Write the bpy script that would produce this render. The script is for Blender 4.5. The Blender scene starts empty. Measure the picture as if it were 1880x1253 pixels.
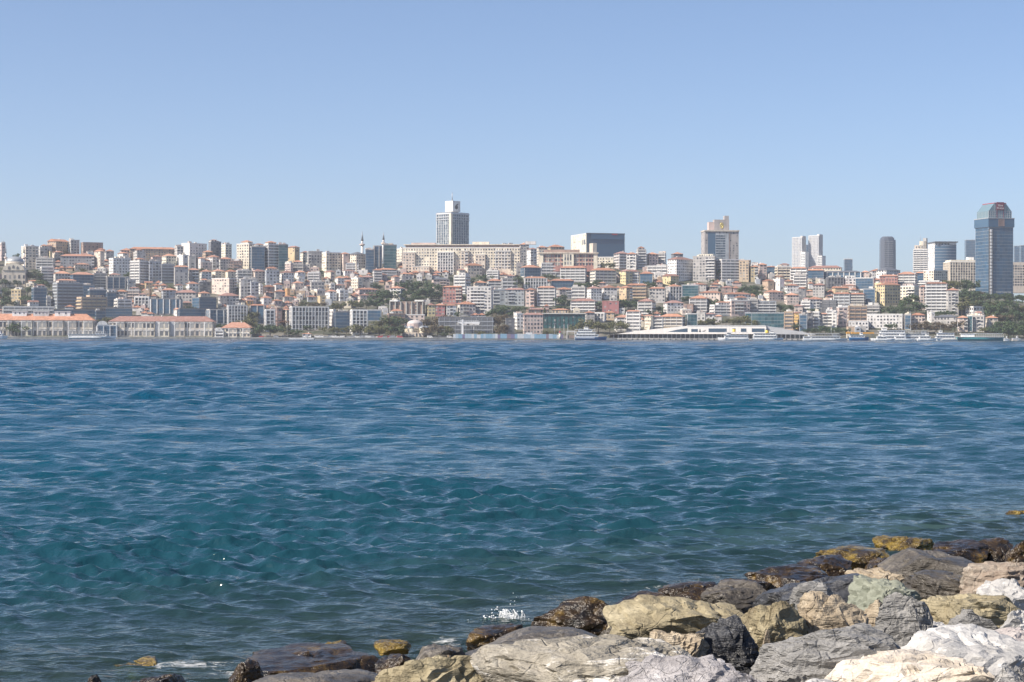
import bpy, bmesh, math, random
import numpy as np
from mathutils import Vector, Matrix
R = math.radians
rnd = random.Random(7)
scene = bpy.context.scene

# ---------------------------------------------------------------- camera, sky, sun, exposure
F, CX, CY, EYE, ROLL = 3400.0, 940.0, 616.0, 4.0, 0.002     # focal length in photo pixels (1880 wide), horizon point, eye height
cam_data = bpy.data.cameras.new('camera')
cam = bpy.data.objects.new('camera', cam_data)
scene.collection.objects.link(cam)
cam.location = (0, 0, EYE)
cam.rotation_euler = (math.pi / 2, -ROLL, 0)
cam_data.sensor_width = 36.0
cam_data.lens = F / 1880.0 * 36.0
cam_data.shift_y = -10.5 / 1880.0
cam_data.clip_start = 0.2
cam_data.clip_end = 30000
scene.camera = cam

SUN_EL, SUN_BACK = R(42), R(24)          # height of the sun; how far behind the left shoulder it stands
sun_dir = Vector((-math.cos(SUN_EL) * math.cos(SUN_BACK), -math.cos(SUN_EL) * math.sin(SUN_BACK), math.sin(SUN_EL)))
world = bpy.data.worlds.new('World'); scene.world = world; world.use_nodes = True
wn = world.node_tree.nodes; wl = world.node_tree.links
sky = wn.new('ShaderNodeTexSky'); sky.sky_type = 'NISHITA'; sky.sun_disc = False
sky.sun_elevation = SUN_EL
sky.sun_rotation = math.atan2(sun_dir.x, sun_dir.y)
sky.altitude = 0; sky.air_density = 0.68; sky.dust_density = 0.7; sky.ozone_density = 4.2
tint = wn.new('ShaderNodeMix'); tint.data_type = 'RGBA'; tint.blend_type = 'MULTIPLY'; tint.inputs[0].default_value = 1.0
wl.new(sky.outputs[0], tint.inputs[6]); tint.inputs[7].default_value = (1.02, 0.967, 0.94, 1)     # camera white balance of the whole sky
wl.new(tint.outputs[2], wn['Background'].inputs[0])
wn['Background'].inputs[1].default_value = 0.108
sun_data = bpy.data.lights.new('sun', 'SUN'); sun_data.energy = 5.0; sun_data.angle = R(0.53); sun_data.color = (1.0, 0.90, 0.77)
sun = bpy.data.objects.new('sun', sun_data); scene.collection.objects.link(sun)
sun.rotation_euler = sun_dir.to_track_quat('Z', 'Y').to_euler()
sun.location = (-300, 0, 500)
vs = scene.view_settings
vs.view_transform = 'Standard'; vs.look = 'None'; vs.exposure = 0.63; vs.gamma = 1.0; vs.use_curve_mapping = False
scene.cycles.max_bounces = 5; scene.cycles.diffuse_bounces = 2; scene.cycles.glossy_bounces = 3
scene.cycles.transparent_max_bounces = 6; scene.cycles.volume_bounces = 0
scene.cycles.caustics_reflective = False; scene.cycles.caustics_refractive = False
scene.cycles.sample_clamp_indirect = 4; scene.cycles.sample_clamp_direct = 5
scene.cycles.use_denoising = True; scene.cycles.denoiser = 'OPENIMAGEDENOISE'; scene.cycles.denoising_input_passes = 'RGB_ALBEDO_NORMAL'; scene.cycles.denoising_prefilter = 'ACCURATE'
scene.cycles.use_adaptive_sampling = False

# ---------------------------------------------------------------- from photo measurements to the place
def P(x, y, D):
    """world point at distance D along the view for a measured photo point"""
    dx, dy = x - CX, y - CY
    return Vector(((dx + ROLL * dy) / F * D, D, EYE - (dy - ROLL * dx) / F * D))
def flat_y(x, y): return y - ROLL * (x - CX)
def depth_of(x, y):                      # distance of a footing seen at row y on the far shore
    return 1716.0 + max(0.0, 620.0 - flat_y(x, y)) * 3.25
RIDGE = [(-600, 486), (0, 480), (100, 470), (250, 480), (450, 480), (600, 492), (740, 480), (950, 486), (1150, 492),
         (1290, 497), (1400, 506), (1600, 512), (1740, 526), (1800, 540), (1880, 552), (2500, 560)]
RXS = [p[0] for p in RIDGE]; RYS = [p[1] for p in RIDGE]
def terrain_z(X, Y):
    if Y < 1716: return 1.5
    x = X / Y * F + CX
    ry = float(np.interp(x, RXS, RYS))
    Dr = 1716.0 + (620 - ry) * 3.25
    y = 620 - (min(Y, Dr) - 1716.0) / 3.25
    z = EYE + (CY - y) / F * min(Y, Dr)
    z = max(z, 1.5)
    if Y > Dr: z -= min((Y - Dr) * 0.06, 45)
    return max(z, 1.0)

# ---------------------------------------------------------------- helpers: objects, meshes, materials
COL = scene.collection.objects
def tag(o, label=None, cat=None, group=None, kind=None):
    if label: o['label'] = label
    if cat: o['category'] = cat
    if group: o['group'] = group
    if kind: o['kind'] = kind
    return o
def empty(name, loc=(0, 0, 0), rz=0.0):
    o = bpy.data.objects.new(name, None); COL.link(o)
    o.empty_display_size = 1.0
    o.location = loc; o.rotation_euler = (0, 0, rz); return o
def link_mesh(name, me, mat=None, parent=None, loc=(0, 0, 0)):
    o = bpy.data.objects.new(name, me); COL.link(o)
    if mat is not None and not me.materials: me.materials.append(mat)
    elif mat is not None and me.materials[0] != mat:
        o.material_slots[0].link = 'OBJECT'; o.material_slots[0].material = mat
    o.location = loc
    if parent is not None: o.parent = parent
    return o
def mesh_np(name, V, Q, smooth=False):
    """mesh from numpy vertices and equal-sized faces"""
    V = np.asarray(V, dtype=np.float32).reshape(-1, 3); Q = np.asarray(Q, dtype=np.int32)
    me = bpy.data.meshes.new(name); n, k = Q.shape
    me.vertices.add(len(V)); me.vertices.foreach_set('co', V.ravel())
    me.loops.add(n * k); me.loops.foreach_set('vertex_index', Q.ravel())
    me.polygons.add(n)
    me.polygons.foreach_set('loop_start', np.arange(0, n * k, k, dtype=np.int32))
    me.polygons.foreach_set('use_smooth', np.full(n, smooth))
    me.update(calc_edges=True); return me
BOXQ = np.array([[0, 3, 2, 1], [4, 5, 6, 7], [0, 1, 5, 4], [1, 2, 6, 5], [2, 3, 7, 6], [3, 0, 4, 7]])
def boxes_mesh(name, bs):
    B = np.asarray(bs, dtype=np.float32).reshape(-1, 6)
    lo = np.minimum(B[:, :3], B[:, 3:]); hi = np.maximum(B[:, :3], B[:, 3:])
    x0, y0, z0 = lo.T; x1, y1, z1 = hi.T
    V = np.stack([np.stack(c, -1) for c in [(x0, y0, z0), (x1, y0, z0), (x1, y1, z0), (x0, y1, z0), (x0, y0, z1), (x1, y0, z1), (x1, y1, z1), (x0, y1, z1)]], 1)
    Q = (BOXQ[None] + (np.arange(len(B)) * 8)[:, None, None]).reshape(-1, 4)
    return mesh_np(name, V, Q)
def boxes(name, bs, mat, parent=None, kind=None, loc=(0, 0, 0)):
    o = link_mesh(name, boxes_mesh(name, bs), mat, parent, loc)
    if kind: o['kind'] = kind
    return o
def poly(name, V, Fs, mat, parent=None, smooth=False, loc=(0, 0, 0)):
    me = bpy.data.meshes.new(name); me.from_pydata([tuple(v) for v in V], [], [tuple(f) for f in Fs]); me.update()
    if smooth: me.polygons.foreach_set('use_smooth', [True] * len(me.polygons))
    return link_mesh(name, me, mat, parent, loc)
def lathe(name, prof, mat, parent=None, n=24, loc=(0, 0, 0), smooth=True):
    V, Fs = [], []
    for r, z in prof:
        for k in range(n):
            a = 2 * math.pi * k / n; V.append((r * math.cos(a), r * math.sin(a), z))
    for i in range(len(prof) - 1):
        for k in range(n):
            k2 = (k + 1) % n; Fs.append((i * n + k, i * n + k2, (i + 1) * n + k2, (i + 1) * n + k))
    Fs.append(tuple(range(n))[::-1]); Fs.append(tuple((len(prof) - 1) * n + k for k in range(n)))
    return poly(name, V, Fs, mat, parent, smooth, loc)
def prism(name, pts, y0, y1, mat, parent=None, loc=(0, 0, 0)):
    """outline in x,z carried from y0 to y1"""
    n = len(pts); V = [(x, y0, z) for x, z in pts] + [(x, y1, z) for x, z in pts]
    Fs = [tuple(range(n)), tuple(range(2 * n - 1, n - 1, -1))]
    for k in range(n):
        k2 = (k + 1) % n; Fs.append((k2, k, n + k, n + k2))
    return poly(name, V, Fs, mat, parent, False, loc)

def mat_new(name):
    m = bpy.data.materials.new(name); m.use_nodes = True
    nt = m.node_tree; return m, nt.nodes, nt.links, nt.nodes['Principled BSDF']
def N(nodes, t, **kw):
    n = nodes.new(t)
    for k, v in kw.items(): setattr(n, k, v)
    return n
def mixc(nodes, links, fac, a, b, blend='MIX'):
    n = nodes.new('ShaderNodeMix'); n.data_type = 'RGBA'; n.blend_type = blend
    for s, v in ((0, fac), (6, a), (7, b)):
        if isinstance(v, bpy.types.NodeSocket): links.new(v, n.inputs[s])
        elif s == 0: n.inputs[0].default_value = v
        else: n.inputs[s].default_value = (*v, 1)
    return n.outputs[2]
def mth(nodes, links, op, a, b=None, clamp=False):
    n = nodes.new('ShaderNodeMath'); n.operation = op; n.use_clamp = clamp
    for s, v in ((0, a), (1, b)):
        if v is None: continue
        if isinstance(v, bpy.types.NodeSocket): links.new(v, n.inputs[s])
        else: n.inputs[s].default_value = v
    return n.outputs[0]
def ramp(nodes, links, fac, stops):
    n = nodes.new('ShaderNodeValToRGB'); links.new(fac, n.inputs[0])
    e = n.color_ramp.elements
    while len(e) < len(stops): e.new(0.5)
    for el, (p, c) in zip(e, stops):
        el.position = p; el.color = (*c, 1) if len(c) == 3 else c
    return n.outputs[0]
def noise(nodes, links, vec, scale, detail=4, rough=0.55, dist=0.0):
    n = nodes.new('ShaderNodeTexNoise'); n.inputs['Scale'].default_value = scale; n.inputs['Detail'].default_value = detail
    n.inputs['Roughness'].default_value = rough; n.inputs['Distortion'].default_value = dist
    if vec is not None: links.new(vec, n.inputs['Vector'])
    return n.outputs['Fac']
def vscale(nodes, links, vec, s):
    n = nodes.new('ShaderNodeMapping'); n.inputs['Scale'].default_value = s; links.new(vec, n.inputs['Vector']); return n.outputs[0]

def wall_mat(name, col, rough=0.85, wear=0.16):
    """plaster or paint with streaks and a slight change of tone from house to house"""
    m, n, l, b = mat_new(name)
    tc = N(n, 'ShaderNodeTexCoord'); oi = N(n, 'ShaderNodeObjectInfo')
    st = noise(n, l, vscale(n, l, tc.outputs['Object'], (0.45, 0.45, 0.09)), 1.0, 4)
    blot = noise(n, l, tc.outputs['Object'], 0.16, 3)
    f = mth(n, l, 'ADD', mth(n, l, 'MULTIPLY', st, 0.6), mth(n, l, 'MULTIPLY', blot, 0.4))
    dark = tuple(c * (1 - 2.2 * wear) for c in col); light = tuple(min(1, c * (1 + 0.7 * wear)) for c in col)
    c = ramp(n, l, f, [(0.33, dark), (0.52, col), (0.72, light)])
    hs = N(n, 'ShaderNodeHueSaturation'); l.new(c, hs.inputs['Color'])
    l.new(mth(n, l, 'ADD', mth(n, l, 'MULTIPLY', oi.outputs['Random'], 0.30), 0.84), hs.inputs['Value'])
    l.new(mth(n, l, 'ADD', mth(n, l, 'MULTIPLY', oi.outputs['Random'], 0.04), 0.48), hs.inputs['Hue'])
    l.new(hs.outputs[0], b.inputs['Base Color'])
    b.inputs['Roughness'].default_value = rough
    return m
def plain_mat(name, col, rough=0.6, metal=0.0, var=0.12, scale=0.6):
    m, n, l, b = mat_new(name)
    tc = N(n, 'ShaderNodeTexCoord')
    f = noise(n, l, tc.outputs['Object'], scale, 4)
    l.new(ramp(n, l, f, [(0.3, tuple(c * (1 - var) for c in col)), (0.7, tuple(min(1, c * (1 + var)) for c in col))]), b.inputs['Base Color'])
    b.inputs['Roughness'].default_value = rough; b.inputs['Metallic'].default_value = metal
    return m
def pane_mat(name, dark, light, amount=0.25, rough=0.12):
    """window panes: mostly dark rooms behind glass, here and there a drawn curtain"""
    m, n, l, b = mat_new(name)
    g = N(n, 'ShaderNodeNewGeometry')
    r = g.outputs['Random Per Island']
    c = ramp(n, l, r, [(0.0, dark), (1 - amount - 0.2, tuple(1.6 * x for x in dark)), (1 - amount, tuple(0.5 * (a + c2) for a, c2 in zip(dark, light))), (1.0, light)])
    l.new(c, b.inputs['Base Color']); b.inputs['Roughness'].default_value = rough
    b.inputs['IOR'].default_value = 1.5
    return m
WALLS = {'W': ('white', (.80, .78, .75)), 'C': ('cream', (.75, .67, .55)), 'P': ('pale pink', (.66, .54, .48)), 'G': ('grey', (.52, .50, .475)),
         'B': ('blue grey', (.40, .43, .46)), 'D': ('dark', (.20, .205, .22)), 'Y': ('yellow', (.66, .54, .33)), 'K': ('rose red', (.43, .21, .19)),
         'T': ('tan', (.52, .40, .29)), 'N': ('brown', (.38, .28, .235)), 'O': ('orange', (.60, .36, .16)), 'S': ('stone', (.67, .61, .51))}
WM = {k: wall_mat('wall_' + v[0].replace(' ', '_'), v[1]) for k, v in WALLS.items()}
def tile_mat(name, col):
    m, n, l, b = mat_new(name)
    tc = N(n, 'ShaderNodeTexCoord'); oi = N(n, 'ShaderNodeObjectInfo')
    f = mth(n, l, 'ADD', mth(n, l, 'MULTIPLY', noise(n, l, tc.outputs['Object'], 0.35, 5), 0.7), mth(n, l, 'MULTIPLY', oi.outputs['Random'], 0.3))
    c = ramp(n, l, f, [(0.3, tuple(x * .62 for x in col)), (0.5, col), (0.75, (col[0] * 1.25, col[1] * 1.45, col[2] * 1.6))])
    l.new(c, b.inputs['Base Color']); b.inputs['Roughness'].default_value = 0.9
    w = N(n, 'ShaderNodeTexWave', wave_type='BANDS', bands_direction='X'); w.inputs['Scale'].default_value = 1.6
    l.new(tc.outputs['Object'], w.inputs['Vector'])
    bp = N(n, 'ShaderNodeBump'); bp.inputs['Strength'].default_value = 0.5; bp.inputs['Distance'].default_value = 0.08
    l.new(w.outputs['Fac'], bp.inputs['Height']); l.new(bp.outputs[0], b.inputs['Normal'])
    return m
TILE = tile_mat('terracotta_tiles', (.40, .20, .135)); TILE2 = tile_mat('dull_red_tiles', (.31, .17, .14)); TILE3 = tile_mat('orange_tiles', (.50, .25, .16))
LEAD = plain_mat('lead_sheet', (.33, .36, .39), 0.45, 0.2); ROOFGREY = wall_mat('roof_screed', (.47, .46, .44)); SLATE = plain_mat('dark_roof', (.13, .14, .16), 0.6)
PANE = pane_mat('window_pane', (.05, .056, .07), (.40, .39, .37), 0.32); PANE2 = pane_mat('window_pane_blue', (.03, .055, .085), (.22, .27, .30), 0.15)
GLASS = pane_mat('curtain_wall_glass', (.035, .08, .135), (.08, .13, .19), 0.3, 0.1); TEAL = pane_mat('teal_glass', (.02, .07, .09), (.08, .16, .18), 0.3, 0.1)
TRIM = plain_mat('white_trim', (.74, .73, .71), 0.7); TRIMG = plain_mat('grey_trim', (.42, .43, .44), 0.7); METAL = plain_mat('galvanised_steel', (.42, .43, .45), 0.4, 0.6)
DARKM = plain_mat('dark_metal', (.06, .065, .07), 0.5); BOATW = plain_mat('boat_white', (.78, .78, .77), 0.35); BOATB = plain_mat('boat_blue', (.02, .13, .30), 0.3)
ORANGE = plain_mat('orange_paint', (.74, .36, .05), 0.45); YELLOW = plain_mat('yellow_paint', (.78, .55, .08), 0.45); REDP = plain_mat('red_paint', (.45, .03, .04), 0.5)
TEALP = plain_mat('teal_paint', (.05, .28, .30), 0.4); CONC = wall_mat('concrete', (.46, .45, .42)); GOLD = plain_mat('gold_letters', (.78, .62, .22), 0.35, 0.6)

# ---------------------------------------------------------------- small noise library (numpy)
def _h(ix, iy, iz, s):
    n = (ix * 374761393 + iy * 668265263 + iz * 1274126177 + s * 144665) & 0xffffffff
    n = ((n ^ (n >> 13)) * 1274126177) & 0xffffffff
    return ((n ^ (n >> 16)) & 0xffff) / 32767.5 - 1.0
def vnoise(Pn, seed=0):
    i = np.floor(Pn).astype(np.int64); f = Pn - i; u = f * f * (3 - 2 * f)
    x, y, z = i.T; ux, uy, uz = u.T; o = 0
    for dx in (0, 1):
        for dy in (0, 1):
            for dz in (0, 1):
                o = o + _h(x + dx, y + dy, z + dz, seed) * (ux if dx else 1 - ux) * (uy if dy else 1 - uy) * (uz if dz else 1 - uz)
    return o
def fbm(Pn, seed=0, octv=4, gain=0.5):
    o = 0; a = 1.0
    for k in range(octv): o = o + a * vnoise(Pn * 2.03 ** k, seed + k * 17); a *= gain
    return o

# ---------------------------------------------------------------- near shore: bank and sea bed
def shore_s(X, Y): return 0.713 * (X + 4.9) - 0.70 * (Y - 21.5)
def bank_z(X, Y):
    s = shore_s(X, Y)
    return np.where(s < 0, np.maximum(0.15 * s, -5) - 0.22, -0.22 + 1.0 * (1 - np.exp(-np.maximum(s, 0) / 4.0)) + 0.075 * np.maximum(s, 0))
def rock_pattern(n, l, tc, c1, c2, c3, scale, vein=0.0, veincol=(.8, .79, .76), strata=0.0, loc=None):
    v = tc
    a = noise(n, l, v, scale, 6, 0.62, 0.6); fine = noise(n, l, v, scale * 7, 5, 0.7)
    f = mth(n, l, 'ADD', mth(n, l, 'MULTIPLY', a, 0.72), mth(n, l, 'MULTIPLY', fine, 0.28))
    c = ramp(n, l, f, [(0.32, c1), (0.5, c2), (0.66, c3)])
    sp = noise(n, l, v, scale * 26, 3, 0.7)
    c = mixc(n, l, mth(n, l, 'MULTIPLY', mth(n, l, 'GREATER_THAN', sp, 0.62), 0.28), c, tuple(x * 0.35 for x in c1))
    lic = noise(n, l, v, scale * 3.1, 5, 0.75, 1.2)
    c = mixc(n, l, ramp(n, l, lic, [(0.60, (0, 0, 0)), (0.66, (.55, .55, .55))]), c, tuple(min(.8, x * 1.5 + .03) for x in c3))
    if vein:
        vv = noise(n, l, vscale(n, l, v, (0.45, 1.3, 2.2)), scale * 2.2, 7, 0.72, 0.4)
        band = ramp(n, l, vv, [(0.66 - vein * 4, (0, 0, 0)), (0.72 - vein * 4, (.85, .85, .85))])
        c = mixc(n, l, band, c, veincol)
    return c, a, fine
def rock_mat(name, c1, c2, c3, scale=1.3, vein=0.0, veincol=(.8, .79, .76), strata=0.5, wet_z=0.30, gloss=0.75, bump=1.0, mussel=0.0, algae=0.0):
    m, n, l, b = mat_new(name)
    tc = N(n, 'ShaderNodeTexCoord'); g = N(n, 'ShaderNodeNewGeometry'); sx = N(n, 'ShaderNodeSeparateXYZ'); l.new(g.outputs['Position'], sx.inputs[0])
    oi = N(n, 'ShaderNodeObjectInfo'); ad = N(n, 'ShaderNodeVectorMath', operation='ADD'); l.new(tc.outputs['Object'], ad.inputs[0])
    cm = N(n, 'ShaderNodeCombineXYZ')
    for k in range(3): l.new(mth(n, l, 'MULTIPLY', oi.outputs['Random'], 37.0 + 11 * k), cm.inputs[k])
    l.new(cm.outputs[0], ad.inputs[1]); v = ad.outputs[0]
    c, a, fine = rock_pattern(n, l, v, c1, c2, c3, scale, vein, veincol)
    # tide line: wet, darker and overgrown below it
    z = mth(n, l, 'ADD', sx.outputs[2], mth(n, l, 'MULTIPLY', mth(n, l, 'SUBTRACT', noise(n, l, v, 1.4, 4), 0.5), 0.5))
    wet = N(n, 'ShaderNodeMapRange'); l.new(z, wet.inputs[0]); wet.inputs[1].default_value = wet_z + 0.12; wet.inputs[2].default_value = wet_z - 0.12; wet.inputs[3].default_value = 0; wet.inputs[4].default_value = 1
    weed = ramp(n, l, noise(n, l, v, 3.2, 5, 0.7), [(0.38, (.010, .009, .008)), (0.55, (.045, .028, .012)), (0.72, (.16, .10, .02))])
    c = mixc(n, l, wet.outputs[0], c, mixc(n, l, 0.55, c, weed, 'MIX') if not mussel else weed)
    if algae:
        al = ramp(n, l, noise(n, l, v, 2.2, 5, 0.7), [(0.42 - algae * .2, (0, 0, 0)), (0.56 - algae * .2, (1, 1, 1))])
        ac = ramp(n, l, noise(n, l, v, 9, 3), [(0.35, (.07, .045, .01)), (0.6, (.24, .165, .03))])
        c = mixc(n, l, al, c, ac)
    l.new(c, b.inputs['Base Color'])
    rr = N(n, 'ShaderNodeMapRange'); l.new(wet.outputs[0], rr.inputs[0]); rr.inputs[3].default_value = gloss; rr.inputs[4].default_value = 0.22
    l.new(rr.outputs[0], b.inputs['Roughness'])
    st = noise(n, l, vscale(n, l, v, (1, 1, 5.0)), scale * 1.6, 5, 0.65, 0.5)
    h = mth(n, l, 'ADD', mth(n, l, 'MULTIPLY', a, 0.5), mth(n, l, 'ADD', mth(n, l, 'MULTIPLY', fine, 0.28), mth(n, l, 'MULTIPLY', st, strata)))
    crk = N(n, 'ShaderNodeTexVoronoi', feature='DISTANCE_TO_EDGE'); crk.inputs['Scale'].default_value = scale * 1.5
    dv = N(n, 'ShaderNodeVectorMath', operation='ADD'); l.new(v, dv.inputs[0])
    nz = N(n, 'ShaderNodeTexNoise'); nz.inputs['Scale'].default_value = scale * 2; l.new(v, nz.inputs['Vector'])
    sc = N(n, 'ShaderNodeVectorMath', operation='SCALE'); sc.inputs['Scale'].default_value = 0.55; l.new(nz.outputs['Color'], sc.inputs[0]); l.new(sc.outputs[0], dv.inputs[1])
    l.new(dv.outputs[0], crk.inputs['Vector'])
    h = mth(n, l, 'ADD', h, mth(n, l, 'MULTIPLY', mth(n, l, 'MINIMUM', crk.outputs['Distance'], 0.025), 3.0))
    if mussel:
        vo = N(n, 'ShaderNodeTexVoronoi'); vo.inputs['Scale'].default_value = 26; l.new(v, vo.inputs['Vector'])
        h = mth(n, l, 'SUBTRACT', h, mth(n, l, 'MULTIPLY', mth(n, l, 'MULTIPLY', vo.outputs['Distance'], wet.outputs[0]), mussel))
    bp = N(n, 'ShaderNodeBump'); bp.inputs['Strength'].default_value = 1.0; bp.inputs['Distance'].default_value = 0.10 * bump
    l.new(h, bp.inputs['Height']); l.new(bp.outputs[0], b.inputs['Normal'])
    return m
gm = rock_mat('shingle_and_mud', (.045, .042, .032), (.10, .095, .075), (.18, .17, .14), 2.5, 0, strata=0.2, wet_z=0.15)
nx, ny = 150, 150
gx, gy = np.meshgrid(np.linspace(-40, 45, nx), np.linspace(-12, 75, ny))
gz = bank_z(gx, gy) + 0.10 * fbm(np.stack([gx * 0.8, gy * 0.8, gx * 0], -1).reshape(-1, 3), 3).reshape(gx.shape)
idx = np.arange(nx * ny).reshape(ny, nx)
gq = np.stack([idx[:-1, :-1], idx[:-1, 1:], idx[1:, 1:], idx[1:, :-1]], -1).reshape(-1, 4)
tag(link_mesh('shore_ground', mesh_np('shore_ground', np.stack([gx, gy, gz - 0.32], -1), gq, True), gm), kind='structure')

# ---------------------------------------------------------------- the strait: one sheet of real waves, finer near the viewer
r = [13.0]
while r[-1] < 1707.0: r.append(r[-1] + min(max(r[-1], 18) ** 2 / 14000, 0.0049 * r[-1]))
r = np.array(r); rows, cols = len(r), 620
ta = np.tan(np.linspace(R(-22), R(22), cols))
WY = np.repeat(r[:, None], cols, 1); WX = r[:, None] * ta[None]
cell = np.gradient(r)[:, None]
wr = np.random.RandomState(5)
eta = np.zeros_like(WX); ddx = np.zeros_like(WX); ddy = np.zeros_like(WX)
def field(sx, sy, seed, o=3): return fbm(np.stack([WX * sx, WY * sy, WX * 0], -1).reshape(-1, 3), seed, o).reshape(WX.shape)
gust = np.clip(0.9 + 0.4 * field(0.018, 0.010, 11), 0.6, 1.2)
patch = [np.clip(0.95 + 0.8 * field(0.16, 0.13, 60 + k, 2), 0.35, 1.6) for k in range(3)]
chop = np.zeros(rows); nchop = 0
for k in range(190):
    lam = 0.30 * (20 / 0.30) ** wr.rand(); th = wr.normal(0, 0.55) + R(-100); ph = wr.rand() * 6.283
    amp = 0.0032 * lam ** 0.82 * (0.5 + wr.rand()) * (2.6 if lam < 1.0 else 1.5 if lam < 1.8 else 0.62 if lam < 5 else 0.5)
    kx, ky = math.cos(th) * 6.2832 / lam, math.sin(th) * 6.2832 / lam
    fade = np.clip((lam / cell - 2.0) / 2.5, 0, 1)
    if 0.9 < lam < 2.6: chop += 1 - fade[:, 0]; nchop += 1
    nr = int((fade[:, 0] > 0).sum())
    if nr == 0: continue
    arg = kx * WX[:nr] + ky * WY[:nr] + ph
    A = amp * fade[:nr] * gust[:nr] * patch[k % 3][:nr]
    s_, c_ = np.sin(arg), np.cos(arg)
    eta[:nr] += A * c_; ddx[:nr] -= 0.7 * A * math.cos(th) * s_; ddy[:nr] -= 0.7 * A * math.sin(th) * s_
# far off the same steepness is carried by the waves the sheet can still hold
for k in range(100):
    lam = 1.2 * (34 / 1.2) ** wr.rand(); th = wr.normal(0, 0.45) + R(-98); ph = wr.rand() * 6.283
    q = lam / cell; win = np.clip((q - 2.6) / 1.2, 0, 1) * np.clip((9 - q) / 3, 0, 1) * np.clip((cell - 0.16) / 0.4, 0, 1)
    sl = np.nonzero(win[:, 0] > 0)[0]
    if len(sl): sl = slice(sl[0], sl[-1] + 1); eta[sl] += 0.068 * min(1, 9 / lam) * lam / 6.2832 * win[sl] * np.clip((1690 - WY[sl]) / 500, 0.12, 1) * np.cos(math.cos(th) * 6.2832 / lam * WX[sl] + math.sin(th) * 6.2832 / lam * WY[sl] + ph)
# the wake of a passed ship rolling towards the rocks
wob = fbm(np.stack([WX * 0.05, WY * 0.02, WX * 0 + 4], -1).reshape(-1, 3), 5, 3).reshape(WX.shape)
yy = WY + 0.10 * WX + 3.0 * wob
for y0, wd, am, lam in ((66, 6, 0.26, 8.5), (86, 7, 0.24, 9.5), (50, 3, 0.07, 5.0)):
    env = np.exp(-((yy - y0) / wd) ** 2) * np.clip(0.55 + 0.9 * wob, 0.1, 1.4)
    eta *= 1 - 0.55 * np.clip(env, 0, 1)
    eta += am * env * np.cos((yy - y0) * 6.2832 / lam)
S = shore_s(WX, WY)
eta *= np.where(S > -6, np.clip(0.45 + 0.55 * (-S) / 6, 0.35, 1), 1.0)
ddx *= np.clip(-S / 4, 0, 1); ddy *= np.clip(-S / 4, 0, 1)
WV = np.stack([WX + ddx, WY + ddy, eta], -1)
idx = np.arange(rows * cols).reshape(rows, cols)
wq = np.stack([idx[:-1, :-1], idx[:-1, 1:], idx[1:, 1:], idx[1:, :-1]], -1).reshape(-1, 4)
wme = mesh_np('water', WV, wq, True)
depth = np.clip(0.22 - 0.15 * S, 0, 14)
att = wme.attributes.new('depth', 'FLOAT', 'POINT'); att.data.foreach_set('value', depth.astype(np.float32).ravel())
foam = np.zeros_like(WX)
def wpx(x, y):
    D = EYE * F / (flat_y(x, y) - CY); return (x - CX) / F * D, D
for (x, y, rx, ry, st) in ((340, 1222, 1.0, .55, .85), (420, 1238, .6, .4, .8), (930, 1140, .6, .45, .9), (720, 1190, .5, .3, .75), (820, 1178, .35, .5, .85),
                           (250, 1225, .6, .3, .5), (1600, 1012, .5, .35, .7), (1725, 996, .5, .4, .65), (1850, 985, .8, .5, .6), (1210, 1085, .5, .3, .6), (1000, 1128, .5, .35, .6), (560, 1226, .8, .3, .5)):
    wx, wy = wpx(x, y); foam = np.maximum(foam, st * np.exp(-((WX - wx) / rx) ** 2 - ((WY - wy) / ry) ** 2))
foam = np.maximum(foam, 0.52 * np.exp(-((S + 0.5) / 0.7) ** 2) * np.clip(0.6 + field(0.5, 0.5, 77, 2), 0, 1.2))
att = wme.attributes.new('foam', 'FLOAT', 'POINT'); att.data.foreach_set('value', foam.astype(np.float32).ravel())
att = wme.attributes.new('chop', 'FLOAT', 'POINT'); att.data.foreach_set('value', np.repeat((chop / nchop).astype(np.float32), cols))
m, n, l, b = mat_new('sea_water')
g = N(n, 'ShaderNodeNewGeometry'); pos = g.outputs['Position']
da = N(n, 'ShaderNodeAttribute', attribute_name='depth'); fa = N(n, 'ShaderNodeAttribute', attribute_name='foam')
big = noise(n, l, vscale(n, l, pos, (0.02, 0.05, 0)), 1.0, 4)
dd = mth(n, l, 'ADD', da.outputs['Fac'], mth(n, l, 'MULTIPLY', mth(n, l, 'SUBTRACT', big, 0.5), 2.2))
dmap = mth(n, l, 'DIVIDE', dd, 14.0, True)
wc = ramp(n, l, dmap, [(0.0, (.030, .052, .048)), (0.09, (.010, .046, .064)), (0.36, (.0015, .052, .086)), (1.0, (.0015, .052, .104))])
l.new(wc, b.inputs['Base Color']); b.inputs['Roughness'].default_value = 0.07; b.inputs['IOR'].default_value = 1.333
ca = N(n, 'ShaderNodeAttribute', attribute_name='chop')
h1 = noise(n, l, vscale(n, l, pos, (0.8, 1.1, 0)), 1.0, 4, 0.55, 0.3)
h2 = noise(n, l, vscale(n, l, pos, (2.6, 3.6, 0)), 1.0, 3, 0.55, 0.3)
h = mth(n, l, 'ADD', mth(n, l, 'MULTIPLY', h1, mth(n, l, 'MULTIPLY', ca.outputs['Fac'], 0.6)), mth(n, l, 'MULTIPLY', h2, 0.085))
bp = N(n, 'ShaderNodeBump'); bp.inputs['Strength'].default_value = 1.0; bp.inputs['Distance'].default_value = 0.8
l.new(h, bp.inputs['Height']); l.new(bp.outputs[0], b.inputs['Normal'])
l.new(mth(n, l, 'SUBTRACT', 0.40, mth(n, l, 'MULTIPLY', ca.outputs['Fac'], 0.16)), b.inputs['Specular IOR Level'])
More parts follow.
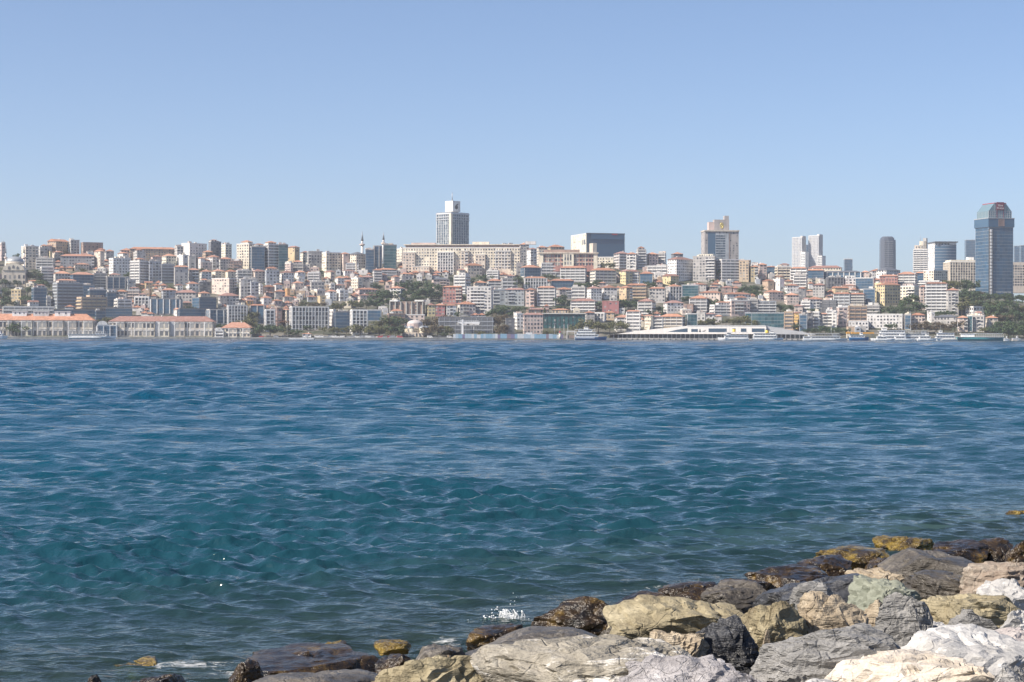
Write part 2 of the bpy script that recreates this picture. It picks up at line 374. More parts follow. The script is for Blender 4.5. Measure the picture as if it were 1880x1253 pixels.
# clear shallows: the bed shows through where it is less than about a metre down
tr = N(n, 'ShaderNodeBsdfTransparent'); tr.inputs[0].default_value = (.55, .78, .70, 1)
fr = N(n, 'ShaderNodeFresnel'); fr.inputs['IOR'].default_value = 1.333; l.new(bp.outputs[0], fr.inputs['Normal'])
clear = N(n, 'ShaderNodeMapRange'); l.new(da.outputs['Fac'], clear.inputs[0]); clear.inputs[1].default_value = 0.0; clear.inputs[2].default_value = 1.3; clear.inputs[3].default_value = 0.6; clear.inputs[4].default_value = 0.0
tf = mth(n, l, 'MULTIPLY', clear.outputs[0], mth(n, l, 'SUBTRACT', 1.0, fr.outputs[0], True))
ms = N(n, 'ShaderNodeMixShader'); l.new(tf, ms.inputs[0]); l.new(b.outputs[0], ms.inputs[1]); l.new(tr.outputs[0], ms.inputs[2])
fo = N(n, 'ShaderNodeBsdfDiffuse'); fo.inputs[0].default_value = (.78, .80, .80, 1)
fn = noise(n, l, vscale(n, l, pos, (4.2, 5.5, 0)), 1.0, 6, 0.72, 1.5)
ff = mth(n, l, 'MULTIPLY', mth(n, l, 'SUBTRACT', mth(n, l, 'ADD', mth(n, l, 'MULTIPLY', fa.outputs['Fac'], 0.55), fn), 0.90), 3.4, True)
ms2 = N(n, 'ShaderNodeMixShader'); l.new(ff, ms2.inputs[0]); l.new(ms.outputs[0], ms2.inputs[1]); l.new(fo.outputs[0], ms2.inputs[2])
l.new(ms2.outputs[0], n['Material Output'].inputs['Surface'])
tag(link_mesh('water', wme, m), kind='structure')

# ---------------------------------------------------------------- boulders of the near bank
_ico = {}
def ico(level):
    if level not in _ico:
        bm = bmesh.new(); bmesh.ops.create_icosphere(bm, subdivisions=level, radius=1.0)
        _ico[level] = (np.array([v.co[:] for v in bm.verts]), np.array([[v.index for v in f.verts] for f in bm.faces])); bm.free()
    return _ico[level]
ROCK = {
 'cream': rock_mat('cream_limestone', (.42, .36, .28), (.56, .50, .42), (.68, .63, .56), 1.6, 0.0, strata=0.35, bump=0.9),
 'slate': rock_mat('grey_slate', (.12, .12, .117), (.225, .222, .215), (.35, .343, .33), 1.2, 0.010, strata=1.1, bump=1.2),
 'grey': rock_mat('pale_grey_marble', (.25, .248, .24), (.38, .375, .365), (.52, .515, .50), 0.8, 0.018, strata=0.5),
 'lilac': rock_mat('lilac_grey_breccia', (.17, .16, .165), (.34, .325, .33), (.55, .53, .53), 2.6, 0.0, strata=0.3, bump=1.3),
 'olive': rock_mat('olive_tan_sandstone', (.15, .12, .07), (.28, .24, .15), (.42, .37, .25), 1.3, 0.0, strata=0.6, bump=1.3),
 'tan': rock_mat('tan_sandstone', (.20, .16, .11), (.34, .28, .20), (.46, .40, .30), 1.5, 0.0, strata=0.5, bump=1.3),
 'streak': rock_mat('white_streaked_schist', (.17, .155, .125), (.30, .275, .225), (.40, .38, .33), 1.1, 0.035, (.76, .74, .70), strata=1.0, bump=1.3),
 'green': rock_mat('green_grey_serpentine', (.13, .145, .115), (.20, .215, .17), (.27, .28, .22), 0.9, 0.0, strata=0.25, bump=0.6),
 'black': rock_mat('black_slate', (.018, .019, .022), (.045, .047, .053), (.10, .105, .115), 1.1, 0.0, strata=1.0, gloss=0.38, bump=1.3),
 'rust': rock_mat('rust_stained_stone', (.16, .10, .07), (.26, .21, .165), (.33, .30, .25), 1.3, 0.0, strata=0.4),
 'pink': rock_mat('pink_veined_marble', (.30, .22, .20), (.38, .345, .33), (.46, .44, .43), 1.2, 0.01, strata=0.5),
 'ochre': rock_mat('ochre_stone', (.40, .24, .08), (.58, .40, .18), (.66, .52, .30), 2.0, 0.0, strata=0.4, bump=1.4),
 'wet': rock_mat('wet_mussel_covered_rock', (.022, .016, .011), (.06, .042, .026), (.14, .10, .055), 1.5, 0.0, strata=0.4, wet_z=3.0, gloss=0.22, bump=0.8, mussel=0.10),
 'wetslab': rock_mat('wet_dark_slab', (.035, .031, .026), (.085, .075, .062), (.17, .15, .12), 1.1, 0.0, strata=0.9, wet_z=0.4, gloss=0.42, bump=1.2),
 'algae': rock_mat('seaweed_covered_rock', (.03, .02, .01), (.09, .06, .015), (.2, .14, .03), 2.0, 0.0, strata=0.3, wet_z=3.0, gloss=0.35, bump=1.2, mussel=0.12, algae=0.2),
}
rrs = np.random.RandomState(21)
def ray_bank(x, y):
    dy = (flat_y(x, y) - CY) / F; dx = (x - CX) / F
    D = 6.0
    while D < 90:
        z = EYE - dy * D
        if z <= max(float(bank_z(dx * D, D)), 0.0): break
        D += 0.05
    return D
def rock_mesh(seed, W, Dp, H, level, boxy, yaw, tilt, top_flat, rough):
    rs = np.random.RandomState(seed)
    V, Fc = ico(level); V = V.copy()
    V /= (np.abs(V) ** boxy).sum(1, keepdims=True) ** (1 / boxy)
    for k in range(15):
        nrm = rs.normal(size=3); nrm /= np.linalg.norm(nrm)
        h = 0.55 + 0.36 * rs.rand(); d = V @ nrm; mk = d > h
        V[mk] -= (d[mk] - h)[:, None] * nrm * 0.98
    for k in range(34):          # chipped edges
        nrm = rs.normal(size=3); nrm /= np.linalg.norm(nrm)
        h = 0.80 + 0.20 * rs.rand(); d = V @ nrm; mk = d > h
        V[mk] -= (d[mk] - h)[:, None] * nrm
    if top_flat:
        nrm = np.array([rs.normal(0, .16), rs.normal(0, .12), 1.0]); nrm /= np.linalg.norm(nrm)
        d = V @ nrm; mk = d > 0.55; V[mk] -= (d[mk] - 0.55)[:, None] * nrm * 0.92
    V *= np.array([W, Dp, H]) / 2
    off = rs.rand(3) * 50
    q = V / max(W, Dp) * 3.0 + off
    nn = V / (np.linalg.norm(V, axis=1, keepdims=True) + 1e-6)
    rid = 1 - np.abs(fbm(q * np.array([.8, .8, 2.0]), seed, 4))
    disp = 0.022 * fbm(q * 0.9, seed + 3, 3) + 0.032 * (rid - 0.6) + 0.022 * rough * fbm(q * 3.5, seed + 9, 4, .6)
    ax = np.array([rs.normal(0, .5), rs.normal(0, .5), 1.0]); t = (V / max(W, Dp)) @ ax * rs.uniform(7, 12) + 0.8 * fbm(q * 1.3, seed + 5, 3)
    st = t - np.floor(t); disp = disp - 0.028 * np.clip((st - .55) / .12, 0, 1) * np.clip((1.0 - st) / .08, 0, 1)     # split layers leave ledges
    V += nn * (disp * (W + H) * 0.5)[:, None]
    c, s = math.cos(tilt), math.sin(tilt); V = V @ np.array([[c, 0, s], [0, 1, 0], [-s, 0, c]]).T
    c, s = math.cos(yaw), math.sin(yaw); V = V @ np.array([[c, -s, 0], [s, c, 0], [0, 0, 1]]).T
    return V, Fc
rock_tops = []
def rock(x0, y0, x1, y1, kind, label, tilt=0.0, flat=True, boxy=4.0, deep=None, rough=1.0, name='boulder', group=None, seed=None, level=None):
    deep = deep or ((1.3 if kind in ('wet', 'wetslab', 'algae') else 1.05) if flat else 0.8)
    gw = (x1 - x0) * .06; x0 -= gw; x1 += gw
    xm = (x0 + x1) / 2
    D0 = ray_bank(xm, y1)
    W = (x1 - x0) / F * D0 * 1.04; Dp = W * deep
    D = D0 + Dp * 0.36
    W = (x1 - x0) / F * D * 1.04
    X = (xm - CX + ROLL * (y1 - CY)) / F * D
    zt = EYE - (flat_y(xm, y0) - CY) / F * (D + (0.28 * Dp if flat else 0.05 * Dp))
    zb = min(float(bank_z(X, D)), zt) - (0.1 if kind == 'algae' else 0.28 if kind in ('wet', 'wetslab') else 0.45)
    H = max(zt - zb, 0.14 if kind == 'algae' else 0.3)
    seed = seed or rrs.randint(1, 99999)
    lvl = level or (5 if (x1 - x0) > 105 else 4)
    V, Fc = rock_mesh(seed, W, Dp, H, lvl, boxy, rrs.normal(0, .12), tilt, flat, rough)
    lo, hi = V.min(0), V.max(0)
    V[:, 0] = (V[:, 0] - (lo[0] + hi[0]) / 2) * W / (hi[0] - lo[0])
    V[:, 2] = (V[:, 2] - hi[2]) * H / (hi[2] - lo[2])
    me = mesh_np(name, V - np.array([0, 0, V[:, 2].min()]), Fc, True)
    me.set_sharp_from_angle(angle=R(26))
    o = link_mesh(name, me, ROCK[kind], None, (X, D, zt - H))
    tag(o, label, 'rock', group or 'boulders of the sea defence')
    return o
ROCKS = [
 (1290, 1062, 1400, 1104, 'wetslab', 'damp dark slab behind the broad olive boulder, under the wet brown one', -.05, True),
 (1130, 1082, 1222, 1112, 'wet', 'low wet brown rock at the waterside end of the broad olive boulder', -.05, True),
 (1470, 1018, 1560, 1062, 'wet', 'dark wet rock beside the yellow brown weedy boulder', -.05, True),
 (1585, 1022, 1650, 1056, 'wet', 'brown wet rock between the weedy boulder and the sloping wet slab', 0, True),
 (760, 1178, 850, 1225, 'wetslab', 'dark wet slab washed by foam beside the broad damp slab', -.03, True),
 (690, 1190, 770, 1222, 'wet', 'low wet rock at the end of the long mussel rock', 0, True),
 (1500, 1180, 1816, 1292, 'cream', 'big flat-topped cream limestone block with faint brown streaks', .03, True),
 (1396, 1132, 1660, 1262, 'slate', 'long layered grey slate block beside the cream limestone block', -.10, True),
 (1600, 1084, 1728, 1200, 'slate', 'upright grey slate peak with a white patch behind the cream block', -.1, False),
 (1652, 1148, 1915, 1230, 'grey', 'pale grey marble slab with a white vein behind the cream block', .04, True),
 (1140, 1198, 1428, 1310, 'lilac', 'rough lilac grey breccia boulder, pitted, in front of the layered slate block', -.04, False),
 (1425, 1236, 1590, 1300, 'grey', 'low pale grey stone between the lilac boulder and the cream block', 0, True),
 (1806, 1212, 1935, 1300, 'slate', 'dark grey slate block at the end of the cream block', .05, True),
 (893, 1150, 1262, 1300, 'streak', 'long tan schist boulder with a white streaked sloping top', -.12, True),
 (1183, 1150, 1302, 1240, 'tan', 'speckled tan boulder against the end of the white streaked boulder', 0, True),
 (1268, 1126, 1396, 1232, 'black', 'glossy black slate block between the tan and the grey slate boulders', -.12, False),
 (1128, 1084, 1395, 1178, 'olive', 'broad olive tan boulder with wet brown lower side', .02, True),
 (1372, 1093, 1480, 1190, 'olive', 'rounded olive brown boulder above the black slate block', .05, True),
 (1466, 1088, 1588, 1180, 'tan', 'knobbly tan boulder with broken face behind the layered slate block', 0, False),
 (1526, 1117, 1574, 1162, 'ochre', 'small bright ochre stone wedged among tan boulders', 0, False),
 (1566, 1054, 1680, 1140, 'green', 'smooth green grey boulder with sloping face', .12, True),
 (1583, 1100, 1638, 1145, 'tan', 'small pale pointed stone under the smooth green grey boulder', 0, False),
 (1400, 1043, 1604, 1104, 'black', 'black slab with pale streaked top leaning on the green grey boulder', -.14, True),
 (1455, 1066, 1530, 1112, 'slate', 'dark rough slate stone below the black streaked slab', 0, False),
 (1376, 1034, 1516, 1082, 'wet', 'wet dark brown boulder at the water behind the black streaked slab', -.08, True),
 (1316, 1056, 1420, 1092, 'wet', 'wet brown boulder at the water behind the broad olive boulder', -.05, True),
 (1214, 1064, 1326, 1096, 'wet', 'low wet brown rock at the water, end of the olive boulder', -.05, True),
 (1506, 1000, 1618, 1050, 'algae', 'yellow brown weedy boulder standing at the water line', -.03, True),
 (1608, 979, 1714, 1012, 'algae', 'golden seaweed covered rock awash in the water', -.06, True),
 (1616, 1004, 1796, 1066, 'wetslab', 'wet black sloping slab behind the green grey boulder', .05, True),
 (1700, 989, 1814, 1045, 'wet', 'big rounded dark brown wet boulder beside the sloping wet slab', .08, True),
 (1790, 985, 1864, 1036, 'wet', 'black mussel covered boulder next to the rounded brown one', 0, True),
 (1849, 976, 1925, 1058, 'wet', 'tall wet brown boulder with green weed on top', 0, False),
 (1674, 1043, 1790, 1092, 'wetslab', 'dark damp slab behind the olive tan slab', 0, True),
 (1777, 1027, 1905, 1092, 'rust', 'rounded grey boulder stained rust red', 0, True),
 (1545, 1038, 1678, 1072, 'tan', 'damp tan slab between the weedy boulder and the green grey one', 0, True),
 (1700, 1079, 1876, 1152, 'olive', 'wide pale olive tan slab behind the slate peak', -.03, True),
 (1738, 1117, 1830, 1170, 'slate', 'grey angular stone in front of the pale olive slab', 0, False),
 (1826, 1118, 1925, 1172, 'grey', 'mottled grey stone past the end of the olive slab', 0, False),
 (1795, 1060, 1905, 1106, 'grey', 'light grey crumbly stone below the rust stained boulder', 0, True),
 (1752, 1149, 1915, 1196, 'pink', 'pinkish marble slab above the white veined grey slab', 0, True),
 (986, 1096, 1137, 1162, 'wet', 'dark wet boulder glistening with mussels beside the olive boulder', -.10, False),
 (864, 1139, 972, 1172, 'wet', 'low dark rock where the wave breaks', 0, True),
 (832, 1143, 1125, 1228, 'wetslab', 'broad dark damp slab behind the white streaked boulder', -.08, True),
 (680, 1200, 900, 1310, 'olive', 'olive tan boulder at the foot of the white streaked one', -.06, False),
 (466, 1180, 692, 1234, 'wet', 'long low wet rock glistening with mussels', -.04, True),
 (417, 1210, 480, 1275, 'wet', 'small jagged black wet rock', 0, False),
 (470, 1222, 700, 1285, 'wetslab', 'dark wet slab in front of the long mussel rock', 0, True),
 (222, 1228, 332, 1280, 'wet', 'isolated dark mussel rock among foam', -.1, True),
 (594, 1174, 640, 1192, 'algae', 'small seaweed tuft rock behind the long mussel rock', 0, True),
 (690, 1172, 750, 1190, 'algae', 'golden brown weedy stone in the wash', 0, True),
 (208, 1204, 294, 1226, 'algae', 'flat weedy rock just awash among foam', 0, True),
 (160, 1238, 190, 1275, 'wet', 'little brown wet stone by the isolated mussel rock', 0, False),
 (1180, 1218, 1240, 1275, 'ochre', 'ochre stone block under the white streaked boulder', 0, False),
 (690, 1240, 770, 1300, 'slate', 'small grey stone in front of the olive boulder', 0, True),
 (1845, 934, 1905, 948, 'algae', 'distant seaweed patch just breaking the surface', 0, True),
 (1390, 1155, 1425, 1215, 'tan', 'narrow tan stone standing beside the layered slate block', 0, False),
 (1690, 1140, 1760, 1178, 'grey', 'small pale stone at the foot of the slate peak', 0, False),
 (1255, 1100, 1300, 1150, 'wet', 'small dark stone tucked into the front of the olive boulder', 0, False),
 (1100, 1148, 1150, 1180, 'wetslab', 'small dark stone in the gap before the mussel boulder', 0, False),
 (1776, 1060, 1812, 1078, 'cream', 'small cream chip lying by the rust stained boulder', 0, True),
 (1850, 1064, 1890, 1082, 'cream', 'flat white chip on the crumbly grey stone', 0, True),
]
for q in ROCKS: rock(*q[:6], tilt=q[6], flat=q[7], boxy=(2.3 if q[4] == 'algae' else 3.0 if q[4] in ('wet', 'algae', 'wetslab') else 6.0) if q[7] else 3.5)
# small rubble that fills the gaps between the boulders: too many and too small to tell apart
RV, RF, off = [], [], 0
for k in range(420):
    x = rrs.uniform(650, 1940); t = rrs.rand()
    sh = np.interp(x, [650, 830, 1130, 1400, 1620, 1940], [1225, 1190, 1135, 1075, 1020, 1000])
    y = sh + (1300 - sh) * t
    D = ray_bank(x, y); X = (x - CX) / F * D; z = float(bank_z(X, D))
    sz = rrs.uniform(.10, .26)
    V, Fc = rock_mesh(int(rrs.randint(1, 9999)), sz * 1.3, sz, sz * .8, 2, 3.5, rrs.rand() * 6, 0, False, 1)
    RV.append(V + np.array([X, D, z + sz * .2 - .22])); RF.append(Fc + off); off += len(V)
tag(link_mesh('rubble', mesh_np('rubble', np.concatenate(RV), np.concatenate(RF), False), ROCK['tan']), 'small broken stones filling the gaps between boulders', 'rubble', kind='stuff')

# ---------------------------------------------------------------- splash, reed, scrap of plastic
wx, wy = wpx(925, 1141)
sv, sf = [], []; off = 0
V2, F2 = ico(1)
for k in range(130):
    a = rrs.rand(); px_ = rrs.normal(0, .17); hgt = abs(rrs.normal(0, .09)) * math.exp(-(px_ / .25) ** 2) + .02
    sz = rrs.uniform(.0025, .007) * (1.4 - min(hgt / .4, 1))
    sv.append(V2 * np.array([sz * rrs.uniform(.8, 2.2), sz, sz * rrs.uniform(.8, 1.8)]) + np.array([wx + px_, wy + rrs.normal(0, .06), hgt])); sf.append(F2 + off); off += len(V2)
for k in range(16):    # torn strands of water arching over
    x0_ = wx + rrs.normal(0, .16); dx_ = rrs.uniform(-.12, .12); hh_ = rrs.uniform(.04, .17); y0_ = wy + rrs.normal(0, .05); ring = []
    for t in np.linspace(0, 1, 9):
        c = np.array([x0_ + dx_ * t + .01 * math.sin(9 * t), y0_, .01 + hh_ * 4 * t * (1 - t)]); rr_ = .010 * (1.1 - abs(t - .4)) * rrs.uniform(.5, 1.2)
        ring.append(c + np.array([[rr_ * math.cos(a_), rr_ * .5, rr_ * math.sin(a_)] for a_ in np.arange(5) * 1.2566]))
    vv_ = np.concatenate(ring); sv.append(vv_)
    ff_ = [[i * 5 + j, i * 5 + (j + 1) % 5, i * 5 + 5 + (j + 1) % 5] for i in range(8) for j in range(5)] + [[i * 5 + j, i * 5 + 5 + (j + 1) % 5, i * 5 + 5 + j] for i in range(8) for j in range(5)]
    sf.append(np.array(ff_) + off); off += len(vv_)
for k in range(6):   # a few drops thrown higher
    sz = rrs.uniform(.004, .010); sv.append(V2 * sz + np.array([wx + .1 + rrs.normal(0, .06), wy, .12 + rrs.rand() * .40])); sf.append(F2 + off); off += len(V2)
m, n, l, b = mat_new('spray'); b.inputs['Base Color'].default_value = (.85, .88, .89, 1); b.inputs['Roughness'].default_value = .25
nn_ = noise(n, l, None, 8, 2); l.new(ramp(n, l, nn_, [(0.2, (.78, .82, .84)), (.8, (.92, .93, .93))]), b.inputs['Base Color'])
tag(link_mesh('spray', mesh_np('spray', np.concatenate(sv), np.concatenate(sf), True), m), 'white spray of a small wave breaking on a dark rock', 'spray', kind='stuff')
D = ray_bank(827, 1262); X = (827 - CX) / F * D; zb = float(bank_z(X, D))
reedm = plain_mat('dry_reed', (.48, .36, .22), .8)
top = P(826, 1203, D); V, Fs = [], []
for i, t in enumerate(np.linspace(0, 1, 6)):
    c = Vector((X, D, zb - .1)).lerp(top, t); rr_ = .014 * (1 - .6 * t)
    for k in range(6): V.append((c.x + rr_ * math.cos(k) + .012 * math.sin(5 * t), c.y + rr_ * math.sin(k * 1.047), c.z))
for i in range(5):
    for k in range(6): Fs.append((i * 6 + k, i * 6 + (k + 1) % 6, i * 6 + 6 + (k + 1) % 6, i * 6 + 6 + k))
tag(poly('reed_stem', V, Fs, reedm, None, True), 'thin dry reed stem standing up from the boulders', 'stem')
p_ = P(775, 1247, ray_bank(775, 1270) - .3)
bl = plain_mat('blue_plastic', (.02, .10, .55), .35)
o = prism('plastic_scrap', [(-.05, 0), (.03, -.01), (.07, .03), (.05, .08), (.0, .05)], -.02, .02, bl, None, p_); o.rotation_euler = (.3, .2, .5)
tag(o, 'bent scrap of bright blue plastic lying on the rocks', 'litter')

# ---------------------------------------------------------------- far shore: hillside, quay
tx = np.linspace(-1500, 1500, 150); ty = np.concatenate([np.linspace(1705, 2400, 90), np.linspace(2420, 6000, 30)])
TX, TY = np.meshgrid(tx, ty)
TZ = np.array([[terrain_z(a * min(b_, 2400) / 2000, b_) for a, b_ in zip(ra, rb)] for ra, rb in zip(TX, TY)])
TXX = TX * np.minimum(TY, 2400) / 2000 * np.where(TY > 2400, 1 + (TY - 2400) / 2400, 1)
TZ = TZ - 0.4
idx = np.arange(TX.size).reshape(TX.shape)
tq = np.stack([idx[:-1, :-1], idx[:-1, 1:], idx[1:, 1:], idx[1:, :-1]], -1).reshape(-1, 4)
m, n, l, b = mat_new('hillside_ground')
g = N(n, 'ShaderNodeNewGeometry')
f = noise(n, l, g.outputs['Position'], 0.05, 6, 0.65)
l.new(ramp(n, l, f, [(0.36, (.035, .05, .022)), (0.5, (.085, .085, .06)), (0.64, (.20, .185, .16))]), b.inputs['Base Color']); b.inputs['Roughness'].default_value = .95
tag(link_mesh('hillside', mesh_np('hillside', np.stack([TXX, TY, TZ], -1), tq, True), m), kind='structure')
qm = wall_mat('quay_stone', (.40, .39, .36))
qy = 1699.0
q_ = boxes('quay', [(-900, qy, -4, 900, qy + 30, 1.5)], qm); tag(q_, kind='structure')
boxes('quay_edge', [(-900 + k * 6, qy - .25, 1.2, -900 + k * 6 + 5.9, qy + .9, 1.72) for k in range(300)], CONC, q_, kind='stuff')

# ---------------------------------------------------------------- buildings of the far shore
LAND = []                                  # places that labels may refer to: (x, footing row, phrase)
COVER = np.zeros((700, 1960), dtype=bool)  # what the hillside already carries, in photo rows and columns
def cover(x0, x1, y0, y1): COVER[max(0, int(y0)):max(0, int(y1)), max(0, int(x0) + 20):max(0, int(x1) + 20)] = True
def facade(face, w, d):
    """maps (along, z, out) of a face to a box in the building's own axes"""
    if face == 'front': return lambda a0, a1, z0, z1, t0, t1: (a0, -d / 2 - t1, z0, a1, -d / 2 - t0, z1)
    if face == 'left': return lambda a0, a1, z0, z1, t0, t1: (-w / 2 - t1, -a1, z0, -w / 2 - t0, -a0, z1)
    return lambda a0, a1, z0, z1, t0, t1: (w / 2 + t0, a0, z0, w / 2 + t1, a1, z1)
def hip_roof(w, d, z, h, over=0.7, gable=False):
    W, Dd = w / 2 + over, d / 2 + over; e = z - 0.15
    if gable: V = [(-W, -Dd, e), (W, -Dd, e), (W, Dd, e), (-W, Dd, e), (-W, 0, z + h), (W, 0, z + h)]
    elif W >= Dd: V = [(-W, -Dd, e), (W, -Dd, e), (W, Dd, e), (-W, Dd, e), (-(W - Dd * .9), 0, z + h), (W - Dd * .9, 0, z + h)]
    else: V = [(-W, -Dd, e), (W, -Dd, e), (W, Dd, e), (-W, Dd, e), (0, -(Dd - W * .9), z + h), (0, Dd - W * .9, z + h)]
    if W >= Dd or gable: Fs = [(0, 1, 5, 4), (2, 3, 4, 5), (0, 4, 3), (1, 2, 5), (3, 2, 1, 0)]
    else: Fs = [(0, 1, 4), (1, 2, 5, 4), (2, 3, 5), (3, 0, 4, 5), (3, 2, 1, 0)]
    return V, Fs
def volume(root, w, d, z0, z1, style, wallm, brs, prefix='', sides=('front', 'left', 'right'), panes=None, slabm=None, fh=3.15, sill=0.0):
    """fills faces of one block with storeys"""
    win, bal, out = [], [], []
    nfl = max(1, int(round((z1 - z0 - sill) / fh))); fh_ = (z1 - z0 - sill) / nfl
    panes = panes or PANE; slabm = slabm or (TRIM if brs.random() < .45 else wallm)
    bays = {}
    for face in sides:
        L = w if face == 'front' else d
        mp = facade(face, w, d)
        if L < 3: continue
        if style in ('apt', 'plain', 'house', 'punch'):
            st = {'apt': 3.1, 'plain': 4.2, 'house': 2.9, 'punch': 3.0}[style]
            nc = max(1, int(L / st)); p = L / nc
            ww = {'apt': .55, 'plain': .34, 'house': .42, 'punch': .52}[style] * p
            balc = set()
            if style == 'apt' and face == 'front' and nc >= 2:
                k0 = brs.randint(0, nc - 1); balc = set(range(k0, min(nc, k0 + max(1, int(nc * brs.uniform(.3, .7))))))
            for i in range(nfl):
                for c in range(nc):
                    if face != 'front' and style != 'punch' and brs.random() < (.35 if style == 'apt' else .5): continue
                    if style == 'plain' and brs.random() < .3: continue
                    a = -L / 2 + (c + .5) * p; z = z0 + sill + i * fh_
                    hh = .52 * fh_
                    if c in balc:
                        win.append(mp(a - .36 * p, a + .36 * p, z + .25, z + .78 * fh_, -.02, .07))
                    elif brs.random() > .05:
                        j1, j2, j3 = brs.uniform(.78, 1.18), brs.uniform(-.06, .06) * p, brs.uniform(.8, 1.12)
                        win.append(mp(a + j2 - ww / 2 * j1, a + j2 + ww / 2 * j1, z + .28 * fh_, z + .28 * fh_ + hh * j3, -.02, .07))
                if balc:
                    a0 = -L / 2 + min(balc) * p + .15; a1 = -L / 2 + (max(balc) + 1) * p - .15; z = z0 + sill + i * fh_
                    if i > 0:
                        e0 = brs.choice([0, 0, 0, p * .5]); pj = brs.choice([1.35, 1.35, 1.0, 1.7]); bal.append(mp(a0 + e0, a1, z - .12, z + .06, -.02, pj)); bal.append(mp(a0 + e0, a1, z + .06, z + .95, pj - .13, pj))
        elif style == 'band':
            sth, spr = brs.uniform(.1, .32), brs.uniform(.25, 1.1)
            for i in range(nfl):
                z = z0 + sill + i * fh_
                out.append(('ribbon_window', mp(-L / 2 + .5, L / 2 - .5, .36 * fh_, .80 * fh_, -.02, .08), panes, z, face))
                out.append(('floor_slab', mp(-L / 2 - .1, L / 2 + .1, -.16, sth * fh_, -.02, spr), slabm, z, face))
            nv = max(1, int(L / 5.0))
            for k in range(nv + 1):
                a = -L / 2 + .3 + (L - .6) * k / nv
                bal.append(mp(a - .16, a + .16, z0, z1 - .1, -.02, .40))
        elif style in ('glass', 'fin', 'teal', 'grid', 'stripe'):
            pn = 3.0
            nc = max(2, int(L / pn)); p = (L - .8) / nc
            for i in range(nfl):
                for c in range(nc):
                    a = -L / 2 + .4 + c * p; z = z0 + sill + i * fh_
                    win.append(mp(a + .04, a + p - .04, z + .05, z + fh_ - (.12 if style != 'grid' else .5), -.02, .06))
            if style in ('fin', 'stripe', 'grid'):
                q = 2 if style == 'fin' else 1
                for c in range(0, nc + 1, q):
                    a = -L / 2 + .4 + c * p; t = .42 if style != 'stripe' else .3
                    bal.append(mp(a - t, a + t, z0, z1, -.02, .7 if style != 'stripe' else .22))
            if style == 'grid':
                for i in range(nfl + 1):
                    z = z0 + sill + i * fh_; bal.append(mp(-L / 2, L / 2, z - .28, z + .28, -.02, .55))
            if style in ('glass', 'teal'):
                for i in range(nfl + 1):
                    z = z0 + sill + i * fh_; bal.append(mp(-L / 2, L / 2, z - .1, z + .1, -.02, .12))
        elif style == 'palace':
            nc = max(2, int(L / 3.4)); p = L / nc
            for i in range(nfl):
                z = z0 + sill + i * fh_
                for c in range(nc):
                    a = -L / 2 + (c + .5) * p
                    win.append(mp(a - .30 * p, a + .30 * p, z + .22 * fh_, z + .80 * fh_, -.02, .08))
                    bal.append(mp(a - .40 * p, a + .40 * p, z + .80 * fh_, z + .87 * fh_, -.02, .35))
                bal.append(mp(-L / 2 - .1, L / 2 + .1, z + fh_ - .25, z + fh_ + .12, -.02, .40))
            for c in range(nc + 1):
                if c % 3 == 0:
                    a = -L / 2 + c * p; bal.append(mp(a - .35, a + .35, z0, z1, -.02, .28))
    gl = {'glass': GLASS, 'teal': TEAL, 'fin': GLASS, 'stripe': PANE2}.get(style, panes)
    if win: boxes('windows', win, gl, root, 'stuff')
    if bal:
        nm = {'apt': 'balconies', 'band': 'window_posts', 'fin': 'fins', 'stripe': 'mullions', 'grid': 'facade_grid', 'glass': 'mullions', 'teal': 'mullions', 'palace': 'pilasters'}.get(style, 'ledges')
        boxes(nm, bal, slabm if style not in ('glass', 'teal') else TRIMG, root, 'stuff')
    cache = {}
    for nm, bx, mt, z, face in out:
        key = (nm, face)
        if key not in cache: cache[key] = boxes_mesh(nm, [bx])
        link_mesh(nm, cache[key], mt, root, (0, 0, z))
    return nfl
